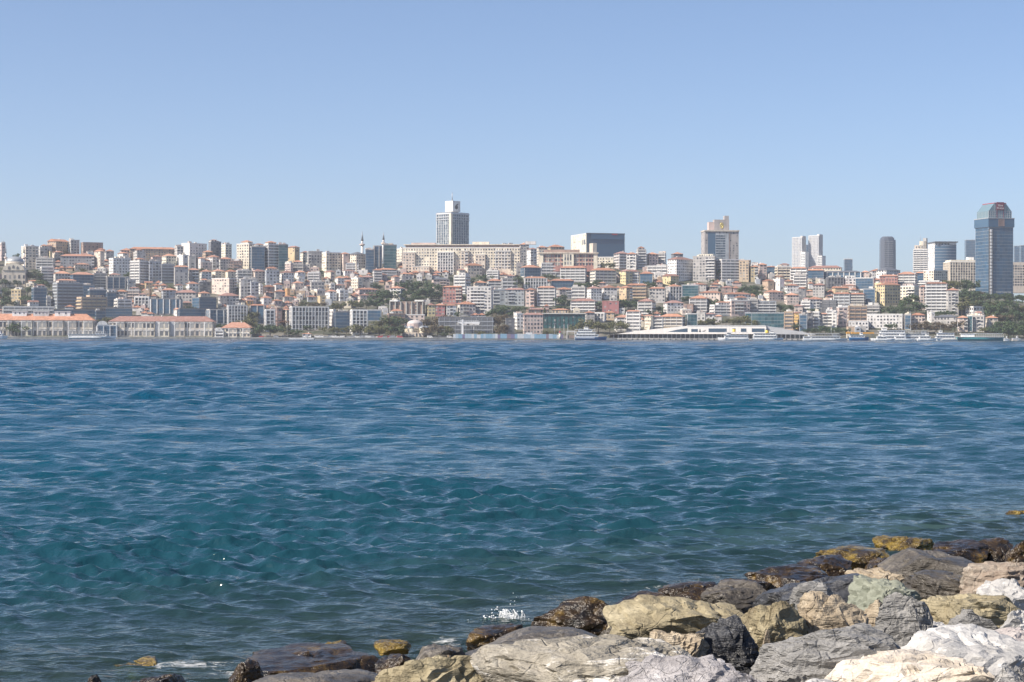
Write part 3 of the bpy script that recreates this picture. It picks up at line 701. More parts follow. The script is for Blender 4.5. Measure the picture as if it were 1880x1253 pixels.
def building(x0, x1, yt, yb, s=0.0, wall='W', roof='f', style='apt', name=None, label=None, cat=None, group=None, D=None, floors=None, land=None,
             depth_m=None, rot=0.0, extras=(), panes=None, slabm=None, rise=None, wallm=None, tower=False, fh=3.15):
    brs = random.Random(int(x0 * 7 + yt * 13 + x1))
    own = D is not None
    if roof == 'f' and not own and style in ('apt', 'punch', 'house', 'plain') and (x1 - x0) < 30 and brs.random() < .4: roof = 'r'
    xm = (x0 + x1) / 2
    D = D or depth_of(xm, yb)
    W = (x1 - x0) / F * D
    ws = abs(s) * W; wf = W - ws
    if s == 0:
        a = R(brs.uniform(-7, 5)); w = W; d = depth_m or brs.uniform(11, 17)
        if abs(s) < 1e-6 and own: a = 0
    else:
        d0 = depth_m or 14.0
        sa = min(.80, max(.14, ws / d0)); a = math.asin(sa); w = max(2.5, wf / math.cos(a)); d = ws / sa
        if s < 0: a = -a
    az = math.atan2(xm - CX, F)
    if 0 < s <= .12 and not own and (xm > 1000 and brs.random() < .65 or brs.random() < .25): a = -a
    a += rot
    c = P(xm, yb, D)
    half = (w * abs(math.sin(a)) + d * math.cos(a)) / 2
    pos = Vector((c.x * (D + half * .9) / D, D + half * .9, 0))
    zg = terrain_z(pos.x, pos.y) if not own else P(xm, yb, D).z
    zt = P(xm, yt, D + (half if roof in 'rgqd' else 0)).z
    H = max(3.2, zt - zg)
    root = empty(name or 'apartment_building', (pos.x, pos.y, zg), a - az)
    hr = 0.0
    if roof in 'rgqd': hr = rise if rise else min(.22 * H, .17 * min(w, d) + .4)
    Hw = H - hr
    wm = wallm or WM[wall]
    boxes('wall', [(-w / 2, -d / 2, -6, w / 2, d / 2, Hw)], wm, root)
    nfl = volume(root, w, d, 0, Hw - (.5 if not hr else .1), style, wm, brs, panes=panes, slabm=slabm, fh=fh if not floors else (Hw - .5) / floors)
    if hr:
        V, Fs = hip_roof(w, d, Hw, hr, gable=(roof == 'g'))
        tm = SLATE if roof == 'd' else brs.choice([TILE, TILE, TILE2, TILE3])
        ro = poly('roof', V, Fs, tm, root)
        if roof != 'd' and brs.random() < .7 and w > 8:
            cx = brs.uniform(-.25, .25) * w; cz = Hw + hr * .4
            boxes('chimney', [(cx - .5, -.6, cz, cx + .5, .6, Hw + hr + .8)], WM['W'], ro)
    else:
        pr = boxes('roof', [(-w / 2 + .25, -d / 2 + .25, Hw - .2, w / 2 - .25, d / 2 - .25, Hw + .05)] , ROOFGREY, root)
        boxes('parapet', [(-w / 2 - .15, -d / 2 - .15, Hw - .35, w / 2 + .15, -d / 2 + .2, Hw + .55), (-w / 2 - .15, d / 2 - .2, Hw - .35, w / 2 + .15, d / 2 + .15, Hw + .55),
                          (-w / 2 - .15, -d / 2 + .2, Hw - .35, -w / 2 + .2, d / 2 - .2, Hw + .55), (w / 2 - .2, -d / 2 + .2, Hw - .35, w / 2 + .15, d / 2 - .2, Hw + .55)], TRIM if wall in 'WCP' else wm, root)
        if roof != 'n':
            if w > 9 and d > 7 and brs.random() < .6:
                pw, pd, ph_ = w * brs.uniform(.45, .8), d * brs.uniform(.5, .75), brs.uniform(2.4, 3.2); bx = brs.uniform(-.5, .5) * (w - pw) * .8
                ph = boxes('penthouse', [(-pw / 2, -pd / 2, 0, pw / 2, pd / 2, ph_)], WM[brs.choice([wall, 'W', 'C', 'P', 'G'])], root, loc=(bx, d * .06, Hw + .06))
                npn = max(1, int(pw / 2.6)); boxes('windows', [(-pw / 2 + (c_ + .2) * pw / npn, -pd / 2 - .08, .6, -pw / 2 + (c_ + .8) * pw / npn, -pd / 2 + .02, 2.1) for c_ in range(npn)], PANE, ph, 'stuff')
                if brs.random() < .6:
                    V, Fs = hip_roof(pw, pd, ph_, brs.uniform(.9, 1.8)); poly('penthouse_roof', V, Fs, brs.choice([TILE, TILE2, TILE3]), ph)
            for k in range(brs.randint(2, 5)):
                bw, bd, bh = brs.uniform(2, min(5, w * .4 + 1)), brs.uniform(2, 4), brs.uniform(1.2, 2.8)
                bx, by = brs.uniform(-.36, .36) * w, brs.uniform(-.2, .3) * d
                boxes('roof_cabin', [(bx - bw / 2, by - bd / 2, Hw + .05, bx + bw / 2, by + bd / 2, Hw + bh)], WM[brs.choice('WGCGP')], root)
            if brs.random() < .6:
                bx = brs.uniform(-.4, .4) * w; boxes('antenna', [(bx - .08, -.08, Hw + .05, bx + .08, .08, Hw + brs.uniform(3, 5))], METAL, root)
    ext(root, extras, D, zg, w, d, brs, pos, a - az)
    cover(x0, x1, yt, yb)
    root['_spec'] = (x0, x1, yt, yb)
    col = WALLS[wall][0]
    words = ['one', 'one', 'two', 'three', 'four', 'five', 'six', 'seven', 'eight', 'nine', 'ten', 'eleven', 'twelve', 'thirteen', 'fourteen', 'fifteen', 'sixteen']
    stv = words[min(nfl, 16)] + '-storey'
    rf = {'r': 'hipped tile roof', 'g': 'gabled tile roof', 'q': 'pyramid roof', 'd': 'dark pitched roof'}.get(roof, 'flat roof')
    kind = {'apt': 'balconied block', 'band': 'ribbon-windowed block', 'glass': 'glass-fronted block', 'teal': 'teal glass block', 'fin': 'vertically finned office',
            'grid': 'gridded office', 'punch': 'block', 'house': 'house', 'plain': 'plain-walled block', 'palace': 'palace', 'stripe': 'tower'}[style]
    if label:
        tag(root, label, cat or 'building', group)
        if land: LAND.append((xm, yb, land))
    else:
        root['_auto'] = True
        sd = ', bright side wall' if s >= .4 else ''
        AUTO.append((root, xm, yb, f'{col} {stv} {kind} with {rf}' if 'with' not in kind else f'{col} {stv} {kind} and {rf}', cat or ('house' if style == 'house' else 'building'), (x1 - x0)))
    return root, w, d, Hw
AUTO = []
def ext(root, extras, D, zg, w, d, brs, pos, rz):
    """wings and projecting bays, measured in photo columns and rows, added to a building"""
    for e in extras:
        ex0, ex1, ey0, ey1, proj, st, wl_ = e[:7]
        k = (D - proj) / F
        lx0 = ((ex0 - CX) / F * D - pos.x * D / pos.y); lx1 = ((ex1 - CX) / F * D - pos.x * D / pos.y)
        z1 = EYE - (flat_y((ex0 + ex1) / 2, ey0) - CY) / F * D - zg
        z0 = EYE - (flat_y((ex0 + ex1) / 2, ey1) - CY) / F * D - zg
        wg = empty('wing', ((lx0 + lx1) / 2, -d / 2 - proj / 2, 0)); wg.parent = root
        ww = lx1 - lx0
        body = boxes('wing', [(-ww / 2, -proj / 2, min(z0, 0) - 3, ww / 2, proj / 2 + .05, z1)], WM[wl_], root, loc=wg.location)
        bpy.data.objects.remove(wg)
        volume(body, ww, proj, z0, z1 - .6, st, WM[wl_], brs, sides=('front',) if proj < 6 else ('front', 'left', 'right'))
        boxes('cornice', [(-ww / 2 - .3, -proj / 2 - .3, z1 - .05, ww / 2 + .3, proj / 2 - .05, z1 + .5)], TRIM, body)

# ---------------------------------------------------------------- the ordinary buildings, read off the photograph strip by strip
# u0 u1 top foot side-share wall roof style ; one strip is 240 photo columns wide, 5.696 units to a column
STYLE = {'a': 'apt', 'b': 'band', 'g': 'glass', 't': 'teal', 'f': 'fin', 'd': 'grid', 'p': 'punch', 'h': 'house', 'l': 'plain'}
STRIPS = {0: """
0 55 150 330 .3 P f a;225 400 185 430 .25 C f a;400 500 200 340 .2 G f a;500 715 112 245 .4 T g p;720 830 122 235 .2 G f p;845 1075 148 240 .12 N n l;465 540 170 260 .3 P g h
540 660 235 310 .3 C r h;488 546 240 340 .6 Y f l;640 985 268 425 0 B r a;380 572 310 440 .1 G f b;985 1090 225 425 .6 C f l;1090 1190 220 340 .2 G f a;1140 1365 312 515 .2 W f p
1230 1342 245 320 .5 W f l;1260 1380 205 268 0 P r h;770 930 360 440 .1 C f p;660 780 350 425 .1 P r h;420 562 405 570 .12 W n b;560 735 445 590 .12 G r a;735 975 455 650 .12 B r g
970 1118 470 630 .1 G f b;1115 1338 505 640 0 G f f;300 432 535 605 0 T r h;555 865 570 830 .15 B f b;865 990 590 730 0 D f g;920 1112 640 750 .1 B f g;805 1112 720 890 .17 T f b
1110 1218 670 820 .1 D f g;1215 1332 640 810 .1 G r a;1195 1375 742 865 .2 W f b;120 268 640 790 -.35 Y f p;330 490 620 830 .15 B f g;480 532 720 830 .2 G f p;288 402 750 845 .2 W g h
560 992 850 930 0 D n g;995 1104 860 1000 .1 D f g;1105 1380 832 935 0 D n g;40 560 818 905 0 W n b;850 930 255 300 .2 P g h;905 985 255 300 .2 W f h;1000 1100 205 260 .2 C f p
"""
, 230: """
50 527 195 275 0 T r p;515 610 187 290 .3 G f a;590 852 155 295 .32 W f l;870 1002 140 225 .2 D f a;1005 1112 165 262 .4 C f p;1165 1370 160 420 .62 C f p;808 912 230 310 .3 T r p;850 985 280 425 .45 W f a
980 1110 300 440 .1 G f a;1100 1228 340 450 .1 N f a;545 662 280 400 .5 W f l;655 740 290 425 .15 G f l;735 832 300 430 .55 W f l;383 532 265 395 .3 C r p;262 390 280 345 .2 P r h;85 212 245 340 .3 G f p
-10 52 310 440 .3 P f a;50 247 340 570 .5 W f b;247 380 345 570 .05 B f a;375 512 375 570 .05 B f b;510 658 387 590 .05 G f l;655 768 415 570 .1 G r a;778 902 430 550 .2 W r p;900 1040 425 535 .3 C r h
1030 1168 430 540 .3 C r h;905 1162 522 695 .70 P n a;1160 1325 440 570 .1 G f b;1320 1375 440 560 .6 W f l;1190 1375 530 750 .1 G f a;20 108 545 650 .1 B f a;205 282 552 665 .1 Y g h;105 208 572 640 .1 O r h
633 768 555 665 .25 W r a;765 892 560 675 .1 D f a;508 602 580 655 .4 W f p;525 762 642 785 .12 G r a;750 888 658 755 .3 C r h;15 158 645 755 .1 P f b;380 528 622 740 .1 B f a;265 592 735 905 .08 D n f
100 262 715 835 .1 W f d;590 692 758 845 .1 T r h;700 952 722 870 .3 D n g;970 1188 675 815 .1 G r a;850 1068 848 1005 .15 G n f;1068 1272 803 1005 .05 B f d;555 862 838 950 .05 D n g;488 592 830 915 .5 W f l
1265 1337 740 805 .1 O r h;975 1068 730 820 .2 G f p;1245 1370 700 800 .2 P r h;560 700 480 560 .2 G f a;780 900 350 430 .2 P f p;430 560 640 720 .2 W r h;640 760 690 760 .1 P r h
"""
, 460: """
-5 148 190 440 .1 G f g;130 302 165 430 .32 W f b;290 392 170 430 .05 D f t;385 512 182 380 .6 Y f l;520 612 235 345 .3 C r p;590 752 240 410 .1 G f a;745 942 252 450 .24 C f a;930 1032 250 445 .4 P f l
1025 1202 245 455 .45 C d p;1200 1292 222 460 .05 D f g;1285 1372 182 430 .05 G n f;360 444 360 480 .7 P f p;440 562 370 455 .1 G f b;0 152 425 570 .3 P r p;150 302 440 590 .1 B f a;298 452 440 570 .3 W r p
460 572 440 530 .3 W r h;600 732 460 590 .1 W f b;770 882 440 535 .6 C r h;480 562 515 600 .3 W f p;620 772 560 675 .1 G f a;430 552 550 655 .3 P r h;820 884 580 660 .3 W f p;880 982 500 585 .3 W r h
978 1062 540 635 .3 N r h;1050 1172 520 655 .6 C f p;1160 1282 490 625 .1 G r a;1280 1372 420 555 .1 W r b;940 1092 430 490 .3 W r h;1000 1142 365 455 .1 B f b;78 132 590 685 .4 W f p;130 252 590 685 .1 N f a
235 332 570 655 .3 W r h;358 412 632 725 .5 O f l;250 362 640 755 .1 G f a;-5 84 560 775 .1 B f a;100 220 705 805 .3 W r h;215 332 740 815 .3 P r h;140 242 660 715 .2 P r h;780 900 640 755 .4 W r p
895 1022 645 755 .3 W f a;700 792 708 785 .3 Y n l;590 692 700 765 .1 B r h;1090 1332 620 715 .2 P r p;1120 1370 682 775 .1 P r p;-5 152 790 995 .05 G r f;150 252 850 1075 .1 W f d;255 330 830 1030 .3 N f p;318 412 838 1030 .6 C r l
800 892 850 1020 .7 W n p;880 1052 870 1085 .05 D f g;1045 1222 852 1110 .1 W n d;1220 1372 852 965 .05 B n g;540 640 1092 1146 .1 W r h;560 660 590 650 .3 P r h;660 780 640 705 .3 P f h;860 990 580 650 .3 P r h;330 440 700 770 .2 G f h
"""
, 690: """
75 217 172 425 .05 D f t;215 312 212 300 .6 C f p;0 217 415 495 .1 W r b;158 248 490 625 .4 P f p;245 382 497 610 .2 G f p;145 307 600 755 -.3 W r a;583 772 510 630 .1 P d a;818 987 490 680 -.3 W f b;845 935 420 500 .3 C r h
925 1112 362 500 .2 C r p;1020 1162 545 655 .2 C r p;1163 1312 525 645 .1 G r b;1195 1372 352 455 .2 W r b;1160 1292 440 535 .1 W f b;950 1228 612 895 -.08 W f a;1220 1372 642 795 .05 B f b;525 622 782 915 .2 Y r p;618 732 784 915 .1 K r p
728 842 786 915 .1 W r a;850 1042 762 915 .15 G r a;118 302 892 1025 .1 N f b;305 512 902 1010 0 P n l;1030 1200 700 800 .1 W f p;0 120 470 540 .3 P r h;100 200 540 610 .2 P r h;240 340 590 650 .2 P r h
"""
, 920: """
-5 132 165 250 .3 C f p;180 292 150 240 .2 G f a;370 482 180 260 .2 C r p;480 662 170 255 .2 T r p;268 372 202 345 .4 W r a;1180 1332 240 425 .35 P r b;1000 1192 300 395 .1 C n p;-5 142 322 455 .2 W r b;140 232 360 485 .2 G f l
200 412 382 515 .2 W r g;410 622 362 505 .05 W f b;620 892 392 565 .05 D r b;890 1052 372 445 .1 G f b;930 1202 412 585 .2 C r b;1235 1372 430 585 .5 Y r p;235 478 502 635 .05 B r d;510 762 527 625 .05 G r g;-5 168 522 645 .1 G f b
40 252 622 805 .05 B r a;-20 42 640 795 .1 B f a;255 382 622 815 -.3 P r a;380 572 602 815 .05 D r b;575 742 612 735 .2 G r a;738 892 612 735 .1 G f b;890 1052 602 755 .3 W r p;1040 1212 592 735 .2 W r p;1235 1372 602 775 .55 Y r a
730 1002 732 865 .08 W r b;1063 1237 762 885 0 K n l;260 502 832 905 .1 T r p;530 722 837 905 .1 T r p;130 232 892 1055 .35 W f p;45 142 942 1095 .05 D n l;870 977 862 985 .2 G r p;973 1092 882 975 .1 W n d;1080 1192 862 955 .1 T r p;1190 1372 902 1075 .1 W r b
1000 1100 560 610 .2 P r h;560 660 700 760 .2 W f h
"""
, 1150: """
0 112 250 425 .1 W r a;105 205 222 412 .15 G f b;200 332 250 405 .3 P r p;330 412 260 385 .1 G f b;468 592 247 315 .2 D f p;430 697 300 555 .35 W r p;695 947 292 555 .1 G f a;950 1182 322 555 .2 W n b;1180 1302 337 555 -.2 T f p
1285 1375 382 555 .15 Y f a;0 137 430 575 .1 W r b;138 292 450 585 .1 C r g;220 442 392 485 .1 W f b;318 432 370 435 .1 P r h;378 547 475 590 .5 Y g h;0 217 575 735 .05 T r b;240 412 612 775 .05 G r a;410 582 582 765 .25 W r d
578 762 592 715 .05 B f t;660 852 570 655 .1 G r h;760 1002 652 755 .1 P r h;993 1117 600 685 .1 N r h;1010 1302 667 775 .15 W r h;660 862 702 875 .12 D r b;120 302 732 905 -.2 G r b;385 602 752 885 .2 W r p;600 707 792 885 .1 N n l
873 1112 800 915 .2 W f b;1050 1292 752 915 .2 P f a;1278 1375 742 895 .1 G f b;0 147 852 1085 .05 W r b;193 277 902 1065 .8 C f p;273 382 912 1065 .05 G r b;343 612 892 1035 .1 T r b;618 742 892 1025 .15 W n t;738 832 882 965 .1 G f p
808 942 882 945 .1 W r h;928 1002 902 985 .1 G r h;1240 1375 882 995 .05 B n t;0 110 640 720 .1 P r h;850 960 600 655 .2 P r h;560 680 850 900 .2 P f h
"""
, 1380: """
-5 72 372 515 .1 W f b;50 157 362 525 .3 P f p;155 252 392 495 .05 D r g;245 412 397 535 .15 C f b;405 582 402 575 .05 W r b;440 577 482 615 .05 G f b;570 762 422 525 .05 D r g;600 940 388 450 0 C r h;730 1162 442 535 .05 W d f
958 1092 522 625 .15 W f p;1085 1292 517 645 -.1 W n g;1230 1372 422 495 .2 W r h;1150 1232 442 490 .1 P r h;1290 1372 572 785 .8 Y f p;113 232 532 645 .5 T f l;225 342 532 655 .6 W f l;340 492 577 675 .2 W r p;490 572 612 755 .1 D r p
780 962 512 625 .1 D f d;840 1012 605 695 .2 T g l;640 772 572 715 .1 G r p;700 762 537 595 .2 W f h;120 332 642 765 .3 P r p;338 492 672 795 .2 P r p;570 742 712 875 .22 W r a;738 892 752 885 .05 D f b;858 1032 667 855 .05 B r b
1025 1182 672 805 .05 G r b;1170 1292 632 795 .05 B f g;770 872 690 765 .2 T r h;518 622 762 875 .1 W f b;428 532 792 885 .2 P f p;40 252 762 895 .05 B f b;0 342 882 1045 0 B n t;343 437 872 1065 .05 T f b;433 512 872 1050 .7 O f p
500 582 902 1075 .05 B f g;573 642 882 1065 .05 D f a;638 712 872 1055 .1 W f b;703 792 882 1055 .05 G f a;780 852 852 1025 .1 W f b;838 892 872 1035 .1 W f a;888 1002 822 1015 .2 P f a;958 1012 842 965 .2 W f b;1010 1202 812 975 .05 T f b
1195 1342 802 945 .05 G f b;0 110 480 540 .2 P r h;560 640 640 700 .2 P r h;230 330 500 540 .2 P r h;940 1100 585 640 .1 P r h
"""
, 1610: """
-5 242 412 515 .42 W d p;30 222 482 615 .05 K r p;-5 242 562 805 .35 Y r p;215 417 452 605 -.1 W r b;410 542 452 555 .05 D r g;490 737 437 595 .42 C n p;410 662 547 615 .05 W n b;240 452 602 755 -.3 C f a;440 522 592 845 .15 P r a
515 732 562 875 .03 B r b;725 852 622 905 .15 G r a;925 1137 817 920 .4 W n p;980 1122 892 975 .2 C f b;290 362 902 1055 .1 G f g;350 502 882 1045 .1 P r a;525 602 882 985 .6 W f l;598 852 902 1015 .1 G d p;840 947 912 1075 .2 P r a
943 1002 912 1075 .05 W n t;1000 1132 912 1075 .1 G f a;1128 1262 912 1065 .3 C r p
"""}
ZS = 5.696
for X0, txt in STRIPS.items():
    for ent in txt.replace('\n', ';').split(';'):
        if not ent.strip(): continue
        t = ent.split()
        u0, u1, v0, v1 = map(float, t[:4])
        st = STYLE[t[7]]
        nm = {'house': 'house', 'fin': 'office_building', 'glass': 'office_building', 'teal': 'office_building', 'grid': 'office_building'}.get(st, 'apartment_building')
        building(X0 + u0 / ZS, X0 + u1 / ZS, 420 + v0 / ZS, 420 + v1 / ZS, float(t[4]), t[5], t[6], st, name=nm)

# ---------------------------------------------------------------- landmarks
def at(root, x, y, D):                 # a photo point at distance D in a building's own axes
    p = P(x, y, D) - root.location; c, s = math.cos(-root.rotation_euler.z), math.sin(-root.rotation_euler.z)
    return Vector((p.x * c - p.y * s, p.x * s + p.y * c, p.z))
def px(D): return D / F
def text_mesh(name, body, size, mat, parent, loc, rot=(math.pi / 2, 0, 0), depth=.06):
    cu = bpy.data.curves.new(name, 'FONT'); cu.body = body; cu.size = size; cu.align_x = 'CENTER'; cu.align_y = 'CENTER'; cu.extrude = depth
    t = bpy.data.objects.new(name + '_tmp', cu); COL.link(t)
    bpy.context.view_layer.update()
    me = bpy.data.meshes.new_from_object(t.evaluated_get(bpy.context.evaluated_depsgraph_get()))
    bpy.data.objects.remove(t); bpy.data.curves.remove(cu)
    o = link_mesh(name, me, None, parent, loc); me.materials.clear(); me.materials.append(mat)
    o.rotation_euler = rot; return o

# hotel tower on the ridge, one face in the sun, one in shade, with a square crown and mast
D = 2330
r_, w, d, Hw = building(801, 861, 392, 470, .45, 'W', 'n', 'stripe', 'hotel_tower', 'tall white and blue hotel tower with square white crown block and mast', 'hotel', D=D, land='the crowned hotel tower', depth_m=26, slabm=TRIM, fh=3.4)
k = px(D)
boxes('corner_pier', [(-w / 2 - 1.6, -d / 2 - 1.6, -6, -w / 2 + 2.2, -d / 2 + 2.2, Hw - .8)], WM['C'], r_)
boxes('cornice_band', [(-w / 2 - .7, -d / 2 - .7, Hw - z - 1.0, w / 2 + .7, d / 2 + .7, Hw - z) for z in (.2, 4.0, 7.2)], WM['B'], r_, kind='stuff')
cw = 13.5
boxes('crown_neck', [(-cw / 2 + 1.5, -cw / 2 + 1.5, Hw, cw / 2 - 1.5, cw / 2 - 1.5, Hw + 3)], WM['G'], r_)
cr = boxes('crown_block', [(-cw / 2, -cw / 2, Hw + 3, cw / 2, cw / 2, Hw + 16.5)], WM['W'], r_)
ring = lathe('emblem', [(2.0, 0), (2.7, 0), (2.7, .15), (2.0, .15), (2.0, 0)], DARKM, cr, 20, (-.2, -cw / 2 - .02, Hw + 8.6)); ring.rotation_euler = (math.pi / 2, 0, 0)
prism('emblem_wing', [(-1.5, 2.0), (2.6, 3.6), (3.4, 5.2), (.4, 4.4)], -.16, 0, DARKM, cr, (-.2, -cw / 2 - .03, Hw + 8.0))
lathe('mast', [(.8, 0), (.55, 4), (.3, 11)], METAL, r_, 8, (-3, -2, Hw + 16.5))
boxes('roof_rail', [(-w / 2, -d / 2, Hw + .6, w / 2, -d / 2 + .15, Hw + 1.6), (-w / 2, -d / 2, Hw + .6, -w / 2 + .15, d / 2, Hw + 1.6)], METAL, r_)

# long cream hotel below it
ex = [(741, 763, 464, 512, 4, 'punch', 'C'), (760, 791, 490, 514, 9, 'punch', 'C'), (805, 835, 463, 506, 3, 'grid', 'C'), (848, 862, 461, 500, 2.5, 'apt', 'C'), (875, 893, 468, 497, 2.5, 'punch', 'C'), (912, 940, 461, 495, 2.0, 'palace', 'C')]
r_, w, d, Hw = building(740, 957, 455, 500, 0, 'C', 'n', 'punch', 'hotel', 'long cream hotel with projecting bays stretched below the hotel tower', 'hotel', D=2090, land='the long cream hotel', depth_m=24, extras=ex, fh=3.3, rot=R(-6))
boxes('attic_storey', [(-w / 2 + 3, -d / 2 + 2.5, Hw, w / 2 - 2, d / 2 - 2, Hw + 3.2)], WM['N'], r_)
boxes('attic_roof', [(-w / 2 + 1, -d / 2 + 1, Hw + 3.2, w / 2 - 1, d / 2 - 1, Hw + 4.1)], WM['C'], r_)
boxes('roof_hut', [(12, -4, Hw + 4.1, 31, 4, Hw + 7.2)], WM['C'], r_)
boxes('roof_hut', [(72, -4, Hw + 4.1, 84, 4, Hw + 7.6)], WM['W'], r_)
boxes('roof_hut', [(-58, -4, Hw + 4.1, -30, 4, Hw + 6.2)], WM['P'], r_)

# red consulate palace
r_, w, d, Hw = building(990, 1097, 466, 489, 0, 'K', 'n', 'palace', 'consulate', 'long red brick palace with pale stone pilasters and cornice on the ridge', 'palace', D=2080, land='the red brick palace', depth_m=20, floors=3, slabm=WM['C'])
boxes('stone_bay', [(x - 2.2, -d / 2 - 1.2, -3, x + 2.2, -d / 2 - .45, Hw) for x in (-w / 2 + 2.3, w / 2 - 2.3)], WM['C'], r_, kind='stuff')
cb = boxes('central_bay', [(-6, -d / 2 - 2, -3, 6, -d / 2 - .5, Hw)], WM['C'], r_)
boxes('windows', [(-4.4 + i * 3, -d / 2 - 2.08, z, -2.6 + i * 3, -d / 2 - 1.98, z + 3.4) for i in range(3) for z in (1.5, 6.2, Hw - 4.6)], PANE, cb, 'stuff')
boxes('cornice', [(-w / 2 - 1, -d / 2 - 2.4, Hw, w / 2 + 1, d / 2 + 1, Hw + 1.2)], WM['C'], r_)
boxes('attic_storey', [(-w / 2 + 5, -d / 2 + 3, Hw + 1.2, w / 2 - 20, d / 2, Hw + 4.6)], WM['N'], r_)

# dark opera house block
D = 2260
r_, w, d, Hw = building(1047, 1147, 429.5, 480, .29, 'C', 'n', 'plain', 'opera_house', 'wide dark glass opera house with blank cream side wall on the ridge', 'theatre', D=D, land='the dark glass opera house', depth_m=60)
boxes('glass_front', [(-w / 2 + .6, -d / 2 - .5, 0, w / 2 - .6, -d / 2 - .02, Hw - .2)], GLASS, r_)
boxes('mullions', [(-w / 2 + .6 + i * 2.4, -d / 2 - .75, 0, -w / 2 + .9 + i * 2.4, -d / 2 - .48, Hw - .2) for i in range(int(w / 2.4))], DARKM, r_, 'stuff')
boxes('cornice', [(-w / 2, -d / 2 - 1.4, Hw - .2, w / 2, -d / 2 + .5, Hw + .9)], SLATE, r_)
boxes('lintel', [(-w / 2 + 6, -d / 2 - 1.2, Hw - 6.5, w / 2 - 1, -d / 2 - .5, Hw - .2)], GLASS, r_)
boxes('foyer_block', [(-w / 2 + 9, -d / 2 - 14, 0, w / 2 - 5, -d / 2 - .8, Hw - 13)], GLASS, r_)
boxes('foyer_wall', [(-w / 2 + 4, -d / 2 - 14, 0, -w / 2 + 8.9, -d / 2 - .8, Hw - 12.2)], WM['C'], r_)
boxes('side_window', [(-w / 2 - .12, -d / 2 + a0, Hw - 13, -w / 2 + .02, -d / 2 + a1, Hw - 7) for a0, a1 in ((3, 10), (13, 16))], PANE, r_, kind='stuff')
boxes('sign', [(8, -d / 2 - 1.55, Hw - 1.2, 15, -d / 2 - 1.42, Hw + .3)], REDP, r_)

# hotel tower with stepped crown and gold drop emblem
D = 2300
BEIGE = wall_mat('beige_cladding', (.45, .42, .40)); r_, w, d, Hw = building(1287, 1356, 425, 500, .10, 'T', 'n', 'plain', 'hotel_tower', 'broad beige hotel tower with glazed middle and gold drop emblem on its crown', 'hotel', D=D, wallm=BEIGE, land='the beige hotel tower', depth_m=24)
boxes('dark_glazing', [(-w / 2 + 4, -d / 2 - .25, 0, -w / 2 + 13.5, -d / 2 - .02, Hw - 1.4)], GLASS, r_)
gp = boxes('pale_glazing', [(-w / 2 + 13.6, -d / 2 - .45, 0, w / 2 - 12.6, -d / 2 - .02, Hw - 2.6)], WM['B'], r_)
boxes('windows', [(-w / 2 + 14 + c * 3.0, -d / 2 - .62, z * 3.1 + .8, -w / 2 + 16.6 + c * 3.0, -d / 2 - .44, z * 3.1 + 2.4) for c in range(int((w - 28) / 3.0)) for z in range(int((Hw - 4) / 3.1))], PANE2, gp, 'stuff')
boxes('dark_joint', [(w / 2 - 12.4, -d / 2 - .3, 0, w / 2 - 11.2, -d / 2 - .02, Hw - 2)], WM['N'], r_)
boxes('cornice', [(-w / 2 - .6, -d / 2 - 1.2, Hw - .1, w / 2 + .6, d / 2 + .6, Hw + 1.6)], WM['S'], r_)
boxes('crown_block', [(-8, -6, Hw + 1.6, 10.5, 6, Hw + 15)], BEIGE, r_)
boxes('crown_block', [(-15, -5, Hw + 1.6, -8.2, 5, Hw + 12)], WM['P'], r_)
boxes('crown_block', [(5, -4, Hw + 15, 10.5, 4, Hw + 20)], BEIGE, r_)
e_ = lathe('emblem', [(1.5, 0), (2.3, 0), (2.3, .2), (1.5, .2), (1.5, 0)], GOLD, r_, 24, (1.2, -6.05, Hw + 7.6)); e_.rotation_euler = (math.pi / 2, 0, 0); e_.scale = (1, 1.7, 1)
lathe('emblem_core', [(.7, 0), (.7, .25)], GOLD, r_, 16, (1.2, -6.05, Hw + 7.6)).rotation_euler = (math.pi / 2, 0, 0)

# white twin towers far behind
PALE = pane_mat('pale_pane', (.24, .26, .30), (.45, .46, .48), .4, .3)
def white_tower(x0, x1, xs, yt, ys, yb, D, label):
    r_, w, d, Hw = building(x0, x1, yt, yb, -.1, 'W', 'n', 'grid', 'residential_tower', label, 'tower', D=D, depth_m=22, slabm=TRIM, group='white twin towers', land=None, panes=PALE, rot=R(-18))
    k = px(D)
    a0 = (xs - (x0 + x1) / 2) * k
    boxes('upper_shaft', [(a0, -d / 2 + 3, Hw, w / 2, d / 2, Hw + 3.0)], WM['W'], r_)
    st = boxes('stair_wing', [(w / 2 - 1, -d / 2 - 2.5, -6, w / 2 + 9, d / 2 - 3, (yb - ys) * k)], WM['W'], r_)
    boxes('windows', [(w / 2 + .2 + c * 2.9, -d / 2 - 2.62, z * 3.3, w / 2 + 2.2 + c * 2.9, -d / 2 - 2.48, z * 3.3 + 1.7) for c in range(3) for z in range(int((yb - ys) * k / 3.3))], PANE2, st, 'stuff')
    boxes('fin_wall', [(w / 2, -d / 2 + 2, -6, w / 2 + 1.6, d / 2 - 1, Hw + 2)], WM['G'], r_)
    return r_
white_tower(1456, 1477, 1472, 436, 463, 505, 3700, 'shorter of the two white gridded residential towers with stepped flank')
white_tower(1486, 1508, 1503, 433, 470, 505, 3700, 'taller of the two white gridded residential towers with stepped flank')
building(1479, 1486, 450, 505, .1, 'G', 'n', 'glass', 'residential_tower', 'slim grey tower showing between the white twin towers', 'tower', D=3900)
LAND.append((1487, 492, 'the white twin towers'))
r_, w, d, Hw = building(1549, 1565, 476.5, 505, .12, 'D', 'n', 'glass', 'office_tower', 'small dark office tower with white roof edge far beyond the ridge', 'tower', D=3900)
